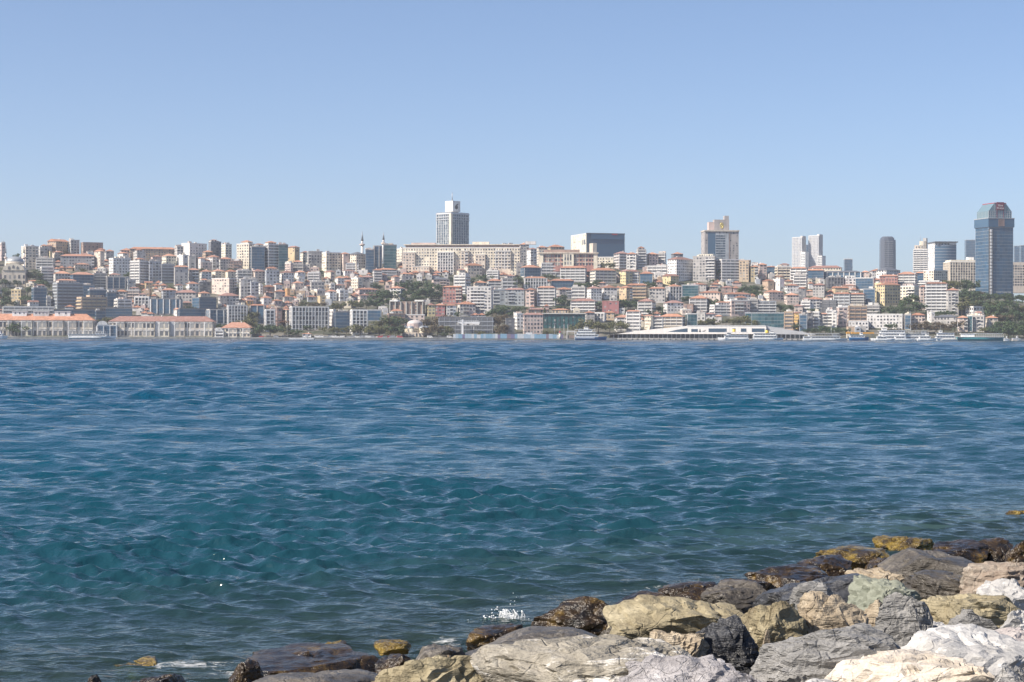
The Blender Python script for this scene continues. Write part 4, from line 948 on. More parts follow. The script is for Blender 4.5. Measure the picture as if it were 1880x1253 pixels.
boxes('roof_edge', [(-w / 2 - .4, -d / 2 - .6, Hw, w / 2 + .4, d / 2, Hw + 1.4)], WM['W'], r_); lathe('mast', [(.5, 0), (.2, 5)], METAL, r_, 6, (0, 0, Hw + 1.4))
# dark tower with bowed front and rounded shoulders
D = 3600; r_ = empty('office_tower', P(1630, 505, D)); tag(r_, 'dark grey office tower with rounded shoulders and bowed front', 'tower'); k = px(D); LAND.append((1630, 495, 'the dark rounded tower'))
H = (505 - 441) * k; hw = 14.2 * k
prof = [(math.cos(a) * hw, -math.sin(a) * hw * .75) for a in np.linspace(math.pi, 2 * math.pi, 13)]
def loft(name, rings, mat, parent):
    n = len(rings[0]); V = [v for rg in rings for v in rg]; Fs = []
    for i in range(len(rings) - 1):
        for j in range(n): Fs.append((i * n + j, i * n + (j + 1) % n, (i + 1) * n + (j + 1) % n, (i + 1) * n + j))
    Fs.append(tuple(range(n))[::-1]); Fs.append(tuple((len(rings) - 1) * n + j for j in range(n)))
    return poly(name, V, Fs, mat, parent)
out = [(-hw, 10), (-hw, -4), (-hw * .6, -9), (0, -11), (hw * .6, -9), (hw, -4), (hw, 10)]
GREYG = pane_mat('smoked_glass', (.06, .07, .09), (.12, .13, .16), .3, .15)
loft('shaft', [[(x * s_, y * s_, z) for x, y in out] for z, s_ in ((-8, 1.0), (H * .9, .96), (H, .95))], GREYG, r_)
loft('crown', [[(x * s_ - 1, y * s_, z) for x, y in out] for z, s_ in ((H, .86), (H + 3.5, .82), (H + 6.5, .60))], GREYG, r_)
boxes('floor_lines', [(-hw * .93, -11.1 + abs(0) , z, hw * .93, 9, z + .5) for z in ()] or [(-hw * .55, -10.6, z, hw * .55, -9, z + .45) for z in np.arange(3, H, 3.6)], TRIMG, r_, 'stuff')

# striped hotel and glass block
D = 2700
r_, w, d, Hw = building(1677, 1706, 458, 510, -.12, 'W', 'n', 'band', 'hotel_tower', 'white tower striped by dark balcony bands with a stepped top', 'tower', D=D, depth_m=22, land='the striped white tower')
for (a, b_, t, wl_) in ((-9, 8, 6, 'C'), (-2, 8, 12, 'C'), (3.5, 8, 16.5, 'G')): boxes('top_step', [(a, -7, Hw, b_, 6, Hw + t)], WM[wl_], r_)
boxes('step_windows', [(-7 + 3.6 * c, -7.12, Hw + 2, -5 + 3.6 * c, -6.98, Hw + 4.4) for c in range(4)], PANE, r_, 'stuff')
lathe('mast', [(.3, 0), (.15, 10)], METAL, r_, 6, (-1, -2, Hw + 12))
r_, w, d, Hw = building(1704, 1755, 446, 515, .24, 'W', 'n', 'plain', 'office_building', 'tall white block with curved dark glass front and overhanging dark roof', 'office', D=2600, depth_m=34, land='the dark-roofed glass block')
V = [(-w / 2 + (w) * t, -d / 2 - .3 - 4.5 * math.sin(math.pi * t), 0) for t in np.linspace(0, 1, 12)]
loft('glass_front', [[(x, y, z) for x, y, _ in V] + [(w / 2, -d / 2 + .0 - .02, z), (-w / 2, -d / 2 - .02, z)] for z in (-6, Hw - 3)], GLASS, r_)
for i in range(int(Hw / 4)):
    loft('floor_slab', [[(x * 1.004, y - .25, z) for x, y, _ in V] + [(w / 2, -d / 2, z), (-w / 2, -d / 2, z)] for z in (i * 4.0, i * 4.0 + .5)], WM['B'], r_)
boxes('roof_slab', [(-w / 2 - 1, -d / 2 - 5.5, Hw + .2, w / 2 + 1, d / 2 + 1, Hw + 1.7)], SLATE, r_)
boxes('sign', [(w / 2 - 11, -d / 2 - 4.4, Hw - 2.6, w / 2 - 2, -d / 2 - 4.1, Hw - .6)], TRIM, r_)

# cream gridded slab hotel on both sides of the glass tower
GRIDH = dict(wall='C', roof='n', style='grid', cat='hotel', slabm=WM['C'])
r_, w, d, Hw = building(1733, 1800, 481, 525, .17, name='hotel', label='cream slab hotel with square window grid behind the blue glass tower', D=2200, depth_m=24, land='the cream slab hotel', **GRIDH)
boxes('roof_block', [(w / 2 - 13, -4, Hw, w / 2 - 6, 4, Hw + 6)], WM['W'], r_)
boxes('attic_storey', [(-w / 2 + 2, -d / 2 + 1, Hw, w / 2, d / 2, Hw + 2.4)], WM['C'], r_)
wg_ = boxes('hotel_wing', [(w / 2 + 18, -d / 2, -8, w / 2 + 75, d / 2, Hw)], WM['C'], r_)
boxes('link_block', [(w / 2 + .05, -d / 2 + 2, -8, w / 2 + 17.95, d / 2 - 1, Hw - 2)], WM['C'], r_)
boxes('windows', [(w / 2 + 19 + c * 3.2, -d / 2 - .1, z * 3.2 + .5, w / 2 + 21.2 + c * 3.2, -d / 2 + .02, z * 3.2 + 2.4) for c in range(17) for z in range(int(Hw / 3.2))], PANE, wg_, 'stuff')
building(1771, 1795, 441, 520, .1, 'B', 'n', 'glass', 'office_tower', 'pale blue grey tower half hidden behind the blue glass tower', 'tower', D=3600)
building(1861, 1873, 452, 520, .1, 'B', 'n', 'glass', 'office_tower', 'pale grey tower on the far side of the blue glass tower', 'tower', D=3700)
building(1872, 1900, 451, 520, .1, 'D', 'n', 'glass', 'office_tower', 'dark blue tower beyond the pale grey one', 'tower', D=3500)

# blue glass plaza tower
D = 2010
r_, w, d, Hw = building(1791, 1859, 417, 548, .36, 'B', 'n', 'glass', 'plaza_tower', 'tall blue glass tower with faceted glass crown and red sign', 'tower', D=D, depth_m=30, land='the blue glass tower', fh=3.6)
boxes('upper_block', [(-w / 2 - .9, -d / 2 - .9, Hw, w / 2 + .9, d / 2 + .9, Hw + 9.3)], GLASS, r_)
boxes('upper_rim', [(-w / 2 - 1.2, -d / 2 - 1.2, Hw + 9.3, w / 2 + 1.2, d / 2 + 1.2, Hw + 10.0)], TRIMG, r_)
boxes('dark_groove', [(-w / 2 - .25, -d / 2 - .35, 0, -w / 2 + 5.0, -d / 2 - .1, Hw - 2)], DARKM, r_)
boxes('stair_strip', [(-w / 2 + 1.2, -d / 2 - 1.1, z, -w / 2 + 3.6, -d / 2 - .36, z + 2.9) for z in np.arange(0, Hw - 4, 3.6)], TRIM, r_, 'stuff')
hw, hd, z0 = w * .47, d * .43, Hw + 10.0
cp = [(-hw, 0), (hw, 0), (hw, 7.5), (hw * .5, 16), (-hw * .5, 16), (-hw, 7.5)]
cr = prism('glass_crown', cp, -hd, hd, pane_mat('crown_glass', (.10, .16, .19), (.22, .30, .33), .3, .15), r_, (0, 0, z0))
bars = [(x - .12, -hd - .25, z0, x + .12, -hd, z0 + (16 if abs(x) < hw * .5 else 7.5)) for x in np.linspace(-hw, hw, 12)] + [(-hw, -hd - .2, z0 + z, hw, -hd, z0 + z + .25) for z in (0, 2.5, 5, 7.3)] + [(-hw - .2, y, z0, -hw, y + .25, z0 + 7.5) for y in np.linspace(-hd, hd - .3, 9)]
boxes('crown_bars', bars, TRIMG, r_, 'stuff')
boxes('crown_cap', [(-hw * .52, -hd - .5, z0 + 16, hw * .52, hd, z0 + 16.6)], REDP, r_)
DRED = plain_mat('maroon_panel', (.20, .03, .06), .5)
sg = boxes('sign_panel', [(-4.5, -hd - .9, z0 + 8.6, 4.5, -hd - .3, z0 + 17.2)], DRED, r_)
text_mesh('sign_letters', 'Süzer', 2.9, TRIM, sg, (0, -hd - .98, z0 + 13.6)); text_mesh('sign_letters', 'PLAZA', 2.7, TRIM, sg, (0, -hd - .98, z0 + 10.5))
boxes('sign_strip', [(-4.2, -hd - .5, z0, -3.6, -hd - .27, z0 + 8.5), (3.6, -hd - .5, z0, 4.2, -hd - .27, z0 + 8.5)], DRED, r_, 'stuff')
boxes('emblem_panel', [(-3.6, -d / 2 - 1.1, Hw + .8, 3.6, -d / 2 - .92, Hw + 8.6)], WM['N'], r_)
text_mesh('hotel_letters', 'THE RITZ CARLTON', 2.0, TRIM, r_, (2.5, -d / 2 - .95, 6.5)); boxes('base_band', [(-w / 2 + 6, -d / 2 - .85, 0, w / 2 + .5, -d / 2 - .13, 4.6)], DARKM, r_)

# ---------------------------------------------------------------- mosques
STONE = WM['S']
def dome(name, r, z, mat, parent, x=0, y=0, h=1.0):
    return lathe(name, [(r, z)] + [(r * math.cos(t), z + r * h * math.sin(t)) for t in np.linspace(.1, 1.45, 9)] + [(.15, z + r * h + .05), (.08, z + r * h + 2.2)], mat, parent, 28, (x, y, 0))
def minaret(x, yb, yt, D, label, rad=1.5, balc=.62):
    base = P(x, yb, D); H = (yb - yt) * px(D)
    r_ = empty('minaret', base); tag(r_, label, 'minaret', 'slender minarets')
    lathe('shaft', [(rad * 1.1, -8), (rad, 0), (rad * .9, H * balc)], WM['W'], r_, 12)
    lathe('balcony', [(rad, H * balc - 1.2), (rad * 1.9, H * balc), (rad * 1.9, H * balc + 1.2), (rad * .9, H * balc + 1.2)], WM['P'], r_, 12)
    lathe('upper_shaft', [(rad * .8, H * balc + 1.2), (rad * .75, H * (balc + .10) + 2)], WM['W'], r_, 12)
    lathe('cone', [(rad * .95, H * (balc + .10) + 2), (.1, H)], LEAD, r_, 12)
minaret(665, 470, 425, 2230, 'slim white minaret with lead cone rising behind the hipped cream block', 1.7, .44)
minaret(704, 470, 426, 2260, 'slim minaret with lead cone rising over the stepped glass block', 1.6, .5)
D = depth_of(22, 528); base = P(20, 525, D); k = px(D)
r_ = empty('mosque', (base.x, base.y + 16, base.z - 2), R(8)); tag(r_, 'pale stone mosque with one big lead dome and arched gable on the hillside', 'mosque'); LAND.append((20, 520, 'the hillside domed mosque')); cover(-5, 42, 455, 530)
hw = 21 * k
boxes('prayer_hall', [(-hw, -12, -6, hw, 12, 19)], STONE, r_)
ar = [(-hw * .93, 0), (hw * .93, 0)] + [(math.cos(t) * hw * .93, 7.5 * math.sin(t)) for t in np.linspace(0, math.pi, 15)][1:-1]
prism('arch_gable', ar, -12.8, 11, STONE, r_, (0, 0, 19))
boxes('windows', [(-hw * .8 + i * hw * .4, -12.15, z, -hw * .8 + i * hw * .4 + 2, -11.95, z + 3.6) for i in range(5) for z in (4, 10)], PANE, r_, 'stuff')
for i, x in enumerate((-4.5, 0, 4.5)): prism('gable_window', [(-1.3, 0), (1.3, 0), (1.3, 2.2), (0, 3.6), (-1.3, 2.2)], -13.0, -12.75, PANE, r_, (x, 0, 20 + (1 if x == 0 else 0)))
lathe('drum', [(hw * .80, 26), (hw * .80, 28.5)], STONE, r_, 24); dome('dome', hw * .78, 28.5, LEAD, r_, h=.62)
minaret(10.5, 505, 449, D + 20, 'white minaret beside the hillside domed mosque, nearer its dome', 1.0, .55)
minaret(44, 508, 447, D + 45, 'white minaret at the far flank of the hillside domed mosque', 1.0, .55)
D = 1722; base = P(760, 619, D); k = px(D)
r_ = empty('mosque', (base.x, D + 16, 1.5), R(-5)); tag(r_, 'small waterfront mosque with cream walls and a cluster of pale domes', 'mosque'); LAND.append((758, 615, 'the waterfront mosque')); cover(737, 780, 583, 620)
lathe('hall', [(9.5, -3), (9.5, 9.5)], WM['C'], r_, 8, smooth=False); lathe('drum', [(7.6, 9.5), (7.6, 13)], WM['P'], r_, 12, smooth=False); dome('dome', 7.3, 13, plain_mat('pale_lead', (.55, .50, .48), .6), r_, h=.52)
for x, y in ((-8.5, -5), (-2.8, -9), (8, -6), (9.5, 2)):
    dome('small_dome', 3.3, 9.0, LEAD, r_, x, y, .7); lathe('turret', [(3.1, -3), (3.1, 9)], WM['C'], r_, 10, (x, y, 0))
boxes('porch', [(-10, -15, -2, 10, -9.5, 5)], WM['C'], r_); boxes('windows', [(-9 + i * 3, -15.1, 1, -7.4 + i * 3, -14.95, 3.8) for i in range(6)], PANE, r_, 'stuff')

# ---------------------------------------------------------------- palace fronts on the quay
def palace(x0, x1, yt, ybase, label, bays, rise, wall='S', D=1716, land=None, dormers=(), floors=2, dark=()):
    r_, w, d, Hw = building(x0, x1, yt, ybase, 0, wall, 'r', 'palace', 'waterfront_palace', label, 'palace', D=D, depth_m=18, floors=floors, rise=rise, slabm=WM['W'], land=land, rot=R(-9))
    k = px(D); xm = (x0 + x1) / 2
    for b0, b1, pj in bays:
        a0, a1 = (b0 - xm) * k, (b1 - xm) * k
        bo = boxes('projecting_bay', [((a0 - a1) / 2, -pj / 2, -2, (a1 - a0) / 2, pj / 2 - .02, Hw - .3)], WM['S'], r_, loc=((a0 + a1) / 2, -d / 2 - pj / 2, 0))
        volume(bo, a1 - a0, pj, 0, Hw - .4, 'palace', WM['S'], rnd, sides=('front',), fh=(Hw - .5) / 2, slabm=WM['W'])
        boxes('bay_roof', [((a0 - a1) / 2 - .4, -pj / 2 - .5, Hw - .3, (a1 - a0) / 2 + .4, pj / 2 - .5, Hw + .15)], TILE, bo)
    for b0, b1, y0, nw in dormers:
        a0, a1 = (b0 - xm) * k, (b1 - xm) * k
        do = boxes('dormer', [(a0, -3.5, Hw + .8, a1, 3.5, Hw + rise + 2.0)], WM['W'], r_)
        boxes('dormer_roof', [(a0 - .4, -4, Hw + rise + 2.0, a1 + .4, 4, Hw + rise + 2.4)], TRIM, do)
        boxes('windows', [(a0 + (a1 - a0) * (i + .55) / (nw + .3), -3.6, Hw + rise - .3, a0 + (a1 - a0) * (i + .55) / (nw + .3) + 1.3, -3.45, Hw + rise + 1.3) for i in range(nw)], PANE, do, 'stuff')
    for b0, b1 in dark:
        boxes('recess', [((b0 - xm) * k, -d / 2 - .6, 0, (b1 - xm) * k, -d / 2 - .45, Hw)], WM['B'], r_)
    return r_
palace(-60, 174, 576.5, 619.5, 'long stone waterfront palace with orange tile roof and white dormer boxes', [(19, 26, 1.5), (43, 62, 2.0), (72, 88, 1.2), (100, 118, 2.0), (128, 142, 1.5), (156, 172, 2.0)], 6.0, land='the long dormered palace', dormers=[(24, 50, 574, 3), (62, 90, 574, 4), (101, 129, 574, 2)])
palace(203, 395, 581, 619.5, 'stone waterfront palace with recessed dark bays and orange hipped roof', [(217, 232, 1.5), (250, 287, 1.8), (296, 314, 3.0), (324, 342, 1.8), (352, 378, 1.5), (379, 393, 2.0)], 4.8, land='the palace with dark recesses', dark=[(288, 296), (314, 323)])
palace(409, 465, 592, 619.5, 'small square stone pavilion with pyramid orange roof on the quay', [(423, 438, 1.2), (449, 463, 1.2)], 5.2, land='the pyramid roofed pavilion')
r_, w, d, Hw = building(178, 214, 598, 619.5, 0, 'W', 'n', 'fin', 'gate_pavilion', 'white columned garden gate between the two long waterfront palaces', 'gate', D=1714, depth_m=6, slabm=TRIM)
prism('arched_top', [(-4.8, 0), (4.8, 0)] + [(math.cos(t) * 4.8, 3.8 * math.sin(t)) for t in np.linspace(.2, math.pi - .2, 9)], -3.4, 3, WM['W'], r_, (-4, 0, Hw + .55))
building(395, 410, 607, 619.5, 0, 'W', 'f', 'band', 'annex', 'low white annex between the palace and the pyramid roofed pavilion', 'building', D=1714, depth_m=8)

# office with white grid, brown fin hall, mall, pink block, netted hall
building(532, 603, 563.5, 612, .06, 'G', 'n', 'grid', 'office_building', 'grey waterfront office with white gridded windows under a pale flat roof', 'office', D=1760, land='the white gridded office', slabm=TRIM, fh=4.4)
r_, w, d, Hw = building(716, 780, 555, 580, .06, 'N', 'n', 'plain', 'conference_hall', 'brown hall with tall pale concrete fins and white roof caps', 'hall', land='the brown finned hall')
boxes('concrete_fin', [(-w / 2 + i * w / 6 - .5, -d / 2 - 1.6, -4, -w / 2 + i * w / 6 + .5, -d / 2 - .02, Hw + .6) for i in range(7)], CONC, r_, 'stuff')
boxes('roof_cap', [(-w / 2, -d / 2 - 2, Hw + .6, -w / 2 + 8, d / 2, Hw + 2.2), (w / 2 - 8, -d / 2 - 2, Hw + .6, w / 2 + 1, d / 2, Hw + 2.2)], WM['W'], r_)
building(806, 905, 583, 614, 0, 'D', 'n', 'band', 'shopping_centre', 'long low dark shopping centre with grey horizontal bands behind the white crane', 'building', D=1745, land='the dark banded shopping centre', slabm=WM['B'], depth_m=22, fh=4.2)
building(813, 849, 525, 558, .04, 'K', 'r', 'apt', 'apartment_building', 'rose red five-storey apartment block with white balconies', 'building', land='the rose red block', slabm=WM['P'], floors=5)
building(960, 997, 575, 613, .05, 'P', 'r', 'punch', 'office_building', 'pinkish five-storey office with rows of dark windows and orange tile roof', 'office', D=1738, land='the pinkish waterfront office', floors=5)
NET = plain_mat('green_netting', (.025, .10, .11), .9, 0, .3, .25)
r_, w, d, Hw = building(997, 1074, 578, 612, 0, 'D', 'n', 'plain', 'construction_hall', 'large dark teal building wrapped in construction netting', 'building', D=1775, land='the netted building', wallm=NET, depth_m=24)
boxes('net_seams', [(-w / 2 + i * 4, -d / 2 - .3, -2, -w / 2 + i * 4 + .15, -d / 2 - .02, Hw) for i in range(int(w / 4) + 1)], DARKM, r_, 'stuff'); boxes('roof_slab', [(-w / 2 - 1, -d / 2 - 1.2, Hw + .56, w / 2 + 1, d / 2, Hw + 1.5)], WM['G'], r_)
building(1558, 1594, 590, 605, 0, 'W', 'n', 'punch', 'terrace_building', 'low white terrace with one row of square dark windows above the piers', 'building', D=1770, land='the low white terrace', depth_m=14)
building(1592, 1660, 577.5, 608, -.06, 'W', 'n', 'punch', 'hotel', 'white stepped waterfront block with rows of big square windows', 'hotel', D=1775, land='the white stepped block', depth_m=16)

# ---------------------------------------------------------------- ferry terminal
D = 1688; k = px(D); org = P(1300, 622, D); org.z = 0
T = empty('ferry_terminal', org, R(-13)); tag(T, 'long low white ferry terminal with wedge shaped roof ends on the quay', 'terminal'); LAND.append((1300, 600, 'the ferry terminal')); cover(1110, 1490, 598, 622)
def tl(x, y): p = P(x, y, D) - org; return (p.x, p.z)
SHELL = wall_mat('terminal_shell', (.88, .84, .78), .6, .05); SHELL_SHADE = wall_mat('terminal_shell_shaded', (.40, .41, .42), .5, .06)  # grey copy of the shell: shade on the falling roof end put into colour
prism('roof_shell', [tl(1109, 616.5), tl(1130, 613.6), tl(1406, 613.6), tl(1406, 598.3), tl(1262, 598.6), tl(1180, 606.5)], 0, 34, SHELL, T)
prism('ramp_wing', [tl(1406.2, 613.6), tl(1492, 615), tl(1470, 610.3), tl(1406.2, 599.4)], 3, 36, SHELL_SHADE, T)
boxes('roof_edge', [(tl(1262, 0)[0], -.4, tl(1262, 598.4)[1], tl(1406, 0)[0], 34, tl(1262, 598.4)[1] + .4)], TRIM, T)
prism('wedge_window', [tl(1226, 609.3), tl(1262, 610), tl(1262, 603), tl(1245, 605.3)], -.15, .05, PANE2, T)
for a0, a1, y0, y1 in ((1269, 1281, 604.5, 609.6), (1301, 1334, 603.5, 610), (1360, 1370, 603.5, 610), (1380, 1403, 603.5, 610)):
    (xa, za), (xb, zb) = tl(a0, y1), tl(a1, y0)
    boxes('hall_window', [(xa, -.15, za, xb, .05, zb)], PANE2, T)
(ex_, ez) = tl(1285, 609.6)
prism('emblem', [(-1.1, 0), (1.1, 0), (.8, .9), (.35, 1.1), (.4, 2.2), (0, 2.7), (-.4, 2.2), (-.35, 1.1), (-.8, .9)], -.2, .03, DARKM, T, (ex_, 0, ez))
prism('emblem_stroke', [(-1.4, 0), (.7, -.1), (1.0, .9), (1.5, .2), (1.7, .1), (1.1, 1.5), (.4, .5), (-1.4, .5)], -.2, .03, DARKM, T, (ex_ + 3.6, 0, ez + .4))
for i, x in enumerate(np.linspace(1125, 1484, 44)): boxes('column', [(-.22, 2, 1.5, .22, 2.5, tl(x, 613.8)[1] + .1)], METAL, T, loc=(tl(x, 0)[0], 0, 0))
boxes('back_glazing', [(tl(1128, 0)[0] + i * 4, 14, 1.5, tl(1128, 0)[0] + i * 4 + 3.8, 14.3, tl(1300, 613.7)[1]) for i in range(43)], PANE2, T, 'stuff')
boxes('pier_deck', [(tl(1110, 0)[0], -8, .3, tl(1530, 0)[0], 12, 1.45)], CONC, T)
boxes('fender', [(tl(1112, 0)[0] + i * 5, -8.5, -.6, tl(1112, 0)[0] + i * 5 + .8, -8.02, 1.2) for i in range(42)], DARKM, T, 'stuff')

# ---------------------------------------------------------------- boats
def hull(L, B, hb, hs, mat, parent, sheer=.6):
    rings = []
    for t in np.linspace(0, 1, 15):
        x = -L / 2 + L * t
        f = 1.0 if t < .55 else max(.03, 1 - ((t - .55) / .45) ** 1.8); f *= (.86 + .14 * min(1, t / .15))
        top = hb + sheer * max(0, t - .5) ** 2 * 4 + .15 * (1 - t)
        rk = .9 * max(0, t - .6)
        rings.append([(x - rk * 1.5, -B / 2 * f * .55, -1.0), (x + rk, -B / 2 * f, top * .45), (x + rk * 1.6, -B / 2 * f, top), (x + rk * 1.6, B / 2 * f, top), (x + rk, B / 2 * f, top * .45), (x - rk * 1.5, B / 2 * f * .55, -1.0)])
    return loft('hull', rings, mat, parent)
def boat(x0, x1, yw, decks, label, hullm=BOATW, face=1, funnel=None, D=1672, hb=1.5, dh=2.3, canopy=False, mast=1.0, stripe=None, slope=.06, cat='boat', name='boat', cabin=(.03, .80), group='boats along the far quay', B=None):
    D -= 22
    k = px(D); L = (x1 - x0) * k; p = P((x0 + x1) / 2, yw, D)
    r_ = empty(name, (p.x, D, 0), 0 if face > 0 else math.pi); tag(r_, label, cat, group)
    B = B or max(2.4, min(9, L * .24))
    hull(L, B, hb, 0, hullm, r_)
    if stripe: boxes('hull_stripe', [(-L / 2 * .98, -B / 2 - .06, hb * .62, L * .12, -B / 2 + .02, hb * .86), (-L / 2 * .98, B / 2 - .02, hb * .62, L * .12, B / 2 + .06, hb * .86)], stripe, r_)
    z = hb
    a0, a1 = -L / 2 + cabin[0] * L, -L / 2 + cabin[1] * L
    for i in range(decks):
        sh = slope * L * i; bw = B / 2 * (.94 - .06 * i)
        last = canopy and i == decks - 1
        if last:
            n_ = max(4, int((a1 - a0) / 3)); boxes('canopy_post', [(a0 + sh * .6 + (a1 - sh - a0) * j / n_ - .06, s_ * bw - .06, z, a0 + sh * .6 + (a1 - sh - a0) * j / n_ + .06, s_ * bw + .06, z + dh) for j in range(n_ + 1) for s_ in (-1, 1)], BOATW, r_, 'stuff')
            boxes('rail', [(a0, s_ * bw - .05, z + .8, a1 - sh, s_ * bw + .05, z + 1.0) for s_ in (-1, 1)], BOATW, r_, 'stuff')
            boxes('canopy', [(a0, -bw - .3, z + dh, a1 - sh, bw + .3, z + dh + .28)], BOATW, r_)
        else:
            cb = boxes('cabin', [(a0 + sh * .5, -bw, z, a1 - sh, bw, z + dh - .25)], BOATW, r_)
            for s_ in (-1, 1):
                boxes('window_band', [(a0 + sh * .5 + .6, s_ * bw - .06, z + .75, a1 - sh - .6, s_ * bw + .06, z + 1.65)], PANE, cb)
            nm_ = max(3, int((a1 - a0) / 2.6)); boxes('window_posts', [(a0 + sh * .5 + .6 + (a1 - sh - a0 - 1.4) * j / nm_, s_ * bw - .1, z + .7, a0 + sh * .5 + .85 + (a1 - sh - a0 - 1.4) * j / nm_, s_ * bw + .1, z + 1.7) for j in range(nm_ + 1) for s_ in (-1, 1)], BOATW, cb, 'stuff')
            boxes('deck', [(a0 - .3, -bw - .35, z + dh - .25, a1 - sh * .7 + .8, bw + .35, z + dh)], BOATW, r_)
        z += dh
    wh = boxes('wheelhouse', [(a1 - slope * L * decks - .12 * L - 1, -B * .22, z - (dh if canopy else 0) + .02, a1 - slope * L * decks - .5, B * .22, z - (dh if canopy else 0) + 2.1)], BOATW, r_)
    wz = z - (dh if canopy else 0)
    boxes('wheelhouse_window', [(a1 - slope * L * decks - .12 * L - .6, -B * .22 - .05, wz + .95, a1 - slope * L * decks - .6, B * .22 + .05, wz + 1.65)], PANE, wh)
    if funnel:
        xf = -.02 * L; lathe('funnel', [(1.5, z - .1), (1.35, z + 2.6)], funnel, r_, 16, (xf, 0, 0)); lathe('funnel_cap', [(1.42, z + 2.6), (1.42, z + 3.3)], DARKM, r_, 16, (xf, 0, 0))
    if mast: lathe('mast', [(.12, z), (.06, z + 3.2 * mast)], METAL, r_, 6, (a1 - slope * L * decks - .1 * L, 0, 0))
    return r_
boat(127, 212, 624, 2, 'long white two-deck tour boat moored off the dormered palace', face=1, D=1660, hb=2.2, canopy=True, slope=.05, cabin=(.0, .82))
boat(-26, 13, 623, 1, 'white cruiser with low blue topped cabin off the end of the dormered palace', face=1, D=1660, hb=2.4, stripe=BOATB, name='motor_yacht', cat='yacht')
boat(1056, 1113, 624, 3, 'white motor yacht with bright blue bow and raked decks beside the netted building', hullm=BOATB, D=1668, hb=2.6, slope=.10, cabin=(.0, .74), mast=1.6, name='motor_yacht', cat='yacht', stripe=BOATW)
boat(1319, 1374, 624.5, 2, 'white ferry with yellow funnel and two thin masts at the terminal', funnel=YELLOW, D=1670, hb=2.0, face=-1, dh=2.6, canopy=True, slope=.03, mast=2.0, name='ferry', cat='ferry')
boat(1381, 1437, 624.5, 2, 'white ferry with squat yellow funnel next to the terminal ramp', funnel=YELLOW, D=1672, hb=1.8, slope=.04, mast=.8, name='ferry', cat='ferry')
boat(1474, 1492, 625, 1, 'small plain white launch at the foot of the terminal ramp', D=1666, hb=1.4, mast=0)
boat(1486, 1555, 625, 2, 'low white two-deck ferry with slanted posts past the terminal ramp', D=1668, hb=1.4, canopy=True, slope=.02, mast=1.2, name='ferry', cat='ferry')
boat(1559, 1594, 625.5, 1, 'boat with bright blue hull and white cabin under the orange pier canopy', hullm=BOATB, D=1664, hb=2.6, mast=.8)
boat(1599, 1664, 626, 3, 'big white three-deck ferry at the end of the orange pier canopy', D=1666, hb=1.6, dh=2.5, slope=.03, mast=1.6, name='ferry', cat='ferry', face=-1)
boat(1606, 1642, 626.5, 1, 'white speedboat in front of the big three-deck ferry', D=1640, hb=1.3, mast=.5, cabin=(.1, .6))
boat(1641, 1680, 626.5, 1, 'white open launch with low cabin between the three-deck ferries', D=1644, hb=1.6, mast=.4, cabin=(.05, .5))
boat(1654, 1712, 625.5, 3, 'white tour boat with open upper deck beside the big ferry', D=1668, hb=1.6, dh=2.3, canopy=True, slope=.02, mast=1.5, name='ferry', cat='ferry', cabin=(.0, .86))
boat(1684, 1718, 626.5, 1, 'low white motorboat with dark side opening before the tour boats', D=1642, hb=1.7, mast=0, cabin=(.1, .7))
boat(1716, 1756, 624.5, 2, 'white tour boat with cream trim and tall mast beside the teal pontoon', D=1668, hb=2.0, dh=2.5, slope=.06, mast=2.2, stripe=WM['C'], name='ferry', cat='ferry', face=-1, cabin=(.1, .95))
boat(1843, 1853, 625.5, 1, 'tiny white boat by the wooded shore, nearer the teal pontoon', D=1650, hb=.8, dh=1.1, mast=0)
boat(1858, 1874, 625.5, 1, 'small cream boat by the wooded shore past the tiny white boat', hullm=WM['C'], D=1650, hb=1.0, dh=1.2, mast=0)
D = 1652; k = px(D); p = P(1800, 624, D); r_ = empty('floating_pontoon', (p.x, D, 0)); tag(r_, 'long teal hulled floating pontoon with white railings and deck house', 'pontoon'); L = 86 * k
hull(L, 10, 3.2, 0, TEALP, r_, 0); boxes('deck', [(-L / 2, -5.2, 3.2, L / 2 - 1, 5.2, 3.6)], BOATW, r_)
boxes('deck_house', [(-L / 2 + 4, -3, 3.6, -L / 2 + 15, 3, 6)], BOATW, r_); boxes('deck_house_roof', [(-L / 2 + 3, -3.5, 6, -L / 2 + 17, 3.5, 6.4)], BOATW, r_)
boxes('railing', [(-L / 2 + 16 + i * 1.6, -5.1, 3.6, -L / 2 + 16.15 + i * 1.6, -4.95, 6.2) for i in range(16)] + [(-L / 2 + 16, -5.1, z, L / 2 - 2, -4.95, z + .14) for z in (4.4, 5.2, 6.1)], BOATW, r_, 'stuff')
boxes('canopy', [(-L / 2 + 16, -4.6, 6.3, L / 2 - 2, 4.6, 6.6)], WM['B'], r_)
# whitecaps and birds resting on the water are left to the water itself; a floating white ferry landing
r_ = boxes('floating_jetty', [(0, 0, -.6, 23, 8, .9)], BOATW, None, loc=(*P(530, 623, 1688)[:2], 0)); tag(r_, 'low white floating jetty in front of the gridded office', 'jetty')
boxes('bollard', [(2 + i * 5, .3, .9, 2.4 + i * 5, .7, 1.5) for i in range(5)], DARKM, r_, 'stuff'); boxes('gangway', [(10, 8, .6, 13, 12.5, 1.6)], METAL, r_)
